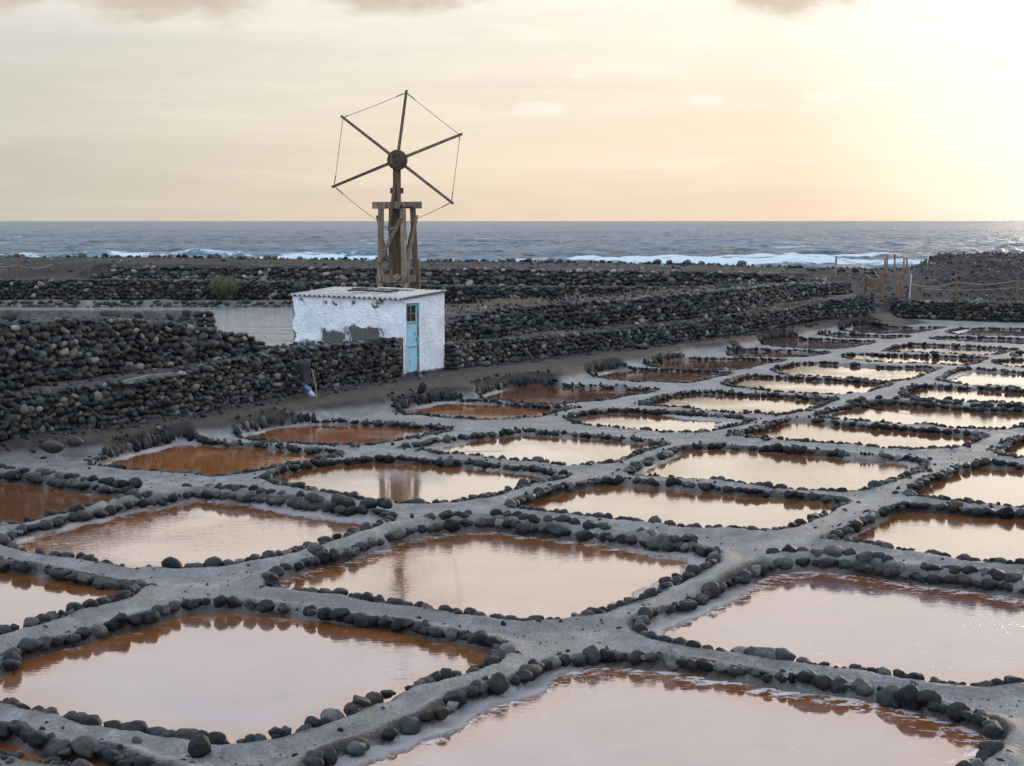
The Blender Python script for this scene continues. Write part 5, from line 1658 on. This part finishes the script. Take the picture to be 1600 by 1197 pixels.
# ------------------------------------------------------------------ rubble: small loose stones
def build_rubble():
    it = []
    r_ = random.Random(21)
    while len(it) < 7500:                                         # the mound and its foot
        x = r_.uniform(15.5, 36); y = r_.uniform(68, 92)
        if r_.random() > (.35 if x < 19 else 1): continue
        yf = float(np.interp(x, RF[:, 0], RF[:, 1]))
        if y < yf + .4: continue
        r = .028 + .06 * r_.random() ** 2.5 + (.07 if r_.random() < .02 else 0)
        it.append(((x, y, sh1(x, y) + r * .3), (r_.uniform(0, 6), r_.uniform(0, 6), 0), (r * 1.3, r, r * .8)))
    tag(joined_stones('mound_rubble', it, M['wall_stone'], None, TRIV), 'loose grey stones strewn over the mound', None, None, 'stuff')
    it = []
    while len(it) < 2600:                                         # ledges between the walls, path foot
        y = r_.uniform(27, 66)
        side = r_.uniform(-.6, 4.5)
        xb = float(x_low(np.array([y]))[()] if np.ndim(x_low(np.array([y]))) == 0 else x_low(np.array([y]))[0])
        x = xb - side / .84
        if side < .5:
            x = xb + r_.uniform(.1, .8); z = float(floor_h(np.array([x]), np.array([y]))[0][0])
        else:
            z = ter_z(x, y)
            if z < .8: continue
        r = .02 + .055 * r_.random() ** 2.5
        it.append(((x, y, z + r * .3), (r_.uniform(0, 6), r_.uniform(0, 6), 0), (r * 1.3, r, r * .7)))
    tag(joined_stones('ledge_rubble', it, M['stone'], None, TRIV), 'small loose stones on the earth ledges along the walls', None, None, 'stuff')
    it = []
    while len(it) < 1500:                                         # pebbles on berm and rubble ground behind the right wall
        if r_.random() < .5:
            x = r_.uniform(-30, 17); y = r_.uniform(69.2, 79.5); z = sh1(x, y)
        else:
            x = r_.uniform(-4, 10); y = r_.uniform(44, 66); z = ter_z(x, y)
            if z < .5: continue
        r = .025 + .07 * r_.random() ** 3
        it.append(((x, y, z + r * .3), (r_.uniform(0, 6), r_.uniform(0, 6), 0), (r * 1.3, r, r * .7)))
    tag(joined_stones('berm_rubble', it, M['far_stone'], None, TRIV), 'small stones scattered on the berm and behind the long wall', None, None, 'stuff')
    it = []; cand = []
    for key in PANS:                                              # chips and pebbles along the kerbs of the nearer pans
        R = PANS[key]
        if R[:, 1].mean() > 40: continue
        n = len(R)
        for _ in range(150):
            i = r_.randrange(n); p = R[i]
            t = R[(i + 1) % n] - R[i - 1]; t = t / np.linalg.norm(t)
            nv = np.array([t[1], -t[0]])
            q = p + nv * (abs(r_.gauss(0, .10)) - .02)
            r = .012 + .042 * r_.random() ** 2
            z = float(floor_h(q[:1], q[1:])[0][0]) + .04
            it.append(((q[0], q[1], z - .01), (r_.uniform(0, 6), r_.uniform(0, 6), 0), (r * 1.3, r, r * .8)))
    pn = 0
    while pn < 9000:                                              # grit trodden into the paths
        y = 11.5 + 22 * r_.random() ** 1.6; x = r_.uniform(-.36, .36) * y
        r = .005 + .012 * r_.random() ** 2
        cand.append((x, y, r)); pn += 1
    cx = np.array([c[0] for c in cand]); cy = np.array([c[1] for c in cand])
    dd, *_ = pan_field(cx, cy); zz, bb = floor_h(cx, cy)
    for i, (x, y, r) in enumerate(cand):
        if dd[i] > .14:
            it.append(((x, y, zz[i] + r * .2), (r_.uniform(0, 6), r_.uniform(0, 6), 0), (r * 1.3, r, r * .7)))
    tag(joined_stones('kerb_pebbles', it, M['stone'], None, TRIV), 'pebbles and chips along the rims of the salt pans', None, None, 'stuff')


build_rubble()


# ------------------------------------------------------------------ bush and dry grass
def build_plants():
    b = at_y(350, 463, 65.55)
    root = empty('bush', (b.x, b.y, b.z)); tag(root, 'round olive-green bush against the dark lower sea wall', 'bush')
    r_ = random.Random(3)
    mb = MB()
    for i in range(26):
        a = r_.uniform(0, 6.28); el = r_.uniform(.2, 1.4)
        d = Vector((math.cos(a) * math.cos(el), math.sin(a) * math.cos(el), math.sin(el)))
        mb.tube([b - Vector((0, 0, .1)), b + d * .3, b + d * .62 + Vector((0, 0, .05))], [.02, .012, .006], 4)
    mb.build('stems', M['twig'], root)
    V = []; F = []
    lumps = [(Vector((r_.uniform(-.40, .40), r_.uniform(-.32, .32), r_.uniform(.15, .62))), r_.uniform(.17, .30)) for _ in range(26)]
    for k in range(7000):
        c, rad = r_.choice(lumps)
        d = Vector((r_.gauss(0, 1), r_.gauss(0, 1), r_.gauss(0, 1))).normalized()
        p = c + d * rad * (r_.uniform(.5, 1.05) if r_.random() < .8 else r_.uniform(1.0, 1.55))
        if p.z < .02: continue
        s = r_.uniform(.018, .038)
        n = (d + Vector((r_.gauss(0, .5), r_.gauss(0, .5), r_.gauss(0, .5)))).normalized()
        u = n.orthogonal().normalized(); u.rotate(Matrix.Rotation(r_.uniform(0, 6.3), 3, n)); w = n.cross(u)
        o = len(V)
        V += [tuple(p - u * s), tuple(p + w * s * .5), tuple(p + u * s), tuple(p - w * s * .5)]
        F.append((o, o + 1, o + 2, o + 3))
    fo = link('foliage', mesh_np('foliage', V, F, M['leaf'], False), root); fo['kind'] = 'stuff'
    V = []; F = []
    spots = []
    for cx, cy, n, sx in ((782, 476, 260, .45), (808, 474, 240, .4), (826, 471, 120, .3), (752, 484, 90, .3), (715, 492, 60, .3), (1010, 463, 60, .5), (880, 468, 80, .5)):
        for k in range(n):
            p = at(cx, cy, 1.6)
            spots.append((p.x + r_.gauss(0, sx), p.y + r_.gauss(0, sx * .8)))
    for x, y in spots:
        z = ter_z(x, y) - .02
        h = r_.uniform(.08, .26); a = r_.uniform(0, 6.3); le = r_.uniform(.1, .9) * h
        bx, by = math.cos(a), math.sin(a); w = .010
        o = len(V)
        V += [(x - by * w, y + bx * w, z), (x + by * w, y - bx * w, z), (x + bx * le * .5, y + by * le * .5, z + h * .7), (x + bx * le, y + by * le, z + h)]
        F += [(o, o + 1, o + 2), (o, o + 2, o + 3)]
    g = link('dry_grass', mesh_np('dry_grass', V, F, M['straw'], False))
    tag(g, 'tufts of dry straw-coloured grass behind the long upper wall', kind='stuff')


build_plants()


# ------------------------------------------------------------------ odds and ends left lying about
def build_odds():
    # dark cloth bundle on the wall, bottle and stick beside it
    f = at(478, 613, .3)
    p0 = at_y(452, 570, f.y + .05); p1 = at_y(486, 572, f.y + .05)
    V = []; n, m = 14, 16
    for j in range(m + 1):
        for i in range(n + 1):
            u = i / n; v = j / m
            w = 1 - .35 * v
            x = p0.x + (p1.x - p0.x) * (.5 + (u - .5) * w) + .14 * v * v
            drop = max(0, v - .22) * .62
            y = f.y - .10 + (.22 - v) * .55 * (v < .22) - .05 * math.sin(u * 9 + v * 3) * (.3 + v) - .04 * v
            z = p0.z + .06 - drop + .03 * mnoise.noise(Vector((u * 4, v * 4, 1)))
            V.append((x, y, z))
    F = grid_faces(m + 1, n + 1).tolist()
    me = mesh_np('cloth', V, F, M['rag'])
    o = link('cloth', me)
    md = o.modifiers.new('thickness', 'SOLIDIFY'); md.thickness = .025
    tag(o, 'black cloth draped over the lower wall left of the hut', 'cloth')
    a = at(491, 620, .33); b = at_y(471, 598, a.y + .16)
    ax = (b - a).normalized(); L = (b - a).length
    root = empty('bottle', a); tag(root, 'white and blue plastic canister leaning below the black cloth', 'canister')
    def seg(t0, t1, r, mat, name):
        mb = MB(); mb.tube([a.lerp(b, t) for t in np.linspace(t0, t1, len(r))], r, 12); mb.build(name, mat, root, smooth=True)
    seg(0, .36, [.034, .048, .050, .050], M['white'], 'base')
    seg(.34, .72, [.052, .054, .056, .054], M['blue'], 'label_band')
    seg(.70, 1.0, [.050, .045, .033, .02], M['rag'], 'neck')
    s0 = at(495.5, 622, .31); s1 = at_y(487, 576, s0.y + .12)
    mb = MB(); mb.tube([s0, s0.lerp(s1, .5) + Vector((.02, 0, 0)), s1], .016, 6)
    tag(mb.build('stick', M['wood'], None, origin=s0), 'thin stick leaning against the wall next to the blue canister', 'stick')
    # plank on the ledge
    a = at(192, 597, 1.12); b = at(270, 584, 1.2)
    mid = a.lerp(b, .5) + Vector((0, 0, .035))
    mb = MB(); mb.bar(a, mid, .08, .04, up=EZ); mb.bar(mid, b, .08, .04, up=EZ)
    tag(mb.build('plank', M['greyboard'], None, origin=a), 'bent grey plank lying on top of the lower wall at the left', 'plank')
    a = at(733, 492, 1.42); b = at(760, 480, 1.62)
    mb = MB(); mb.tube([a, b], .045, 8)
    tag(mb.build('pipe', M['paint_white'], None, origin=a), 'white pipe lying on the end of the upper wall right of the hut', 'pipe')


build_odds()
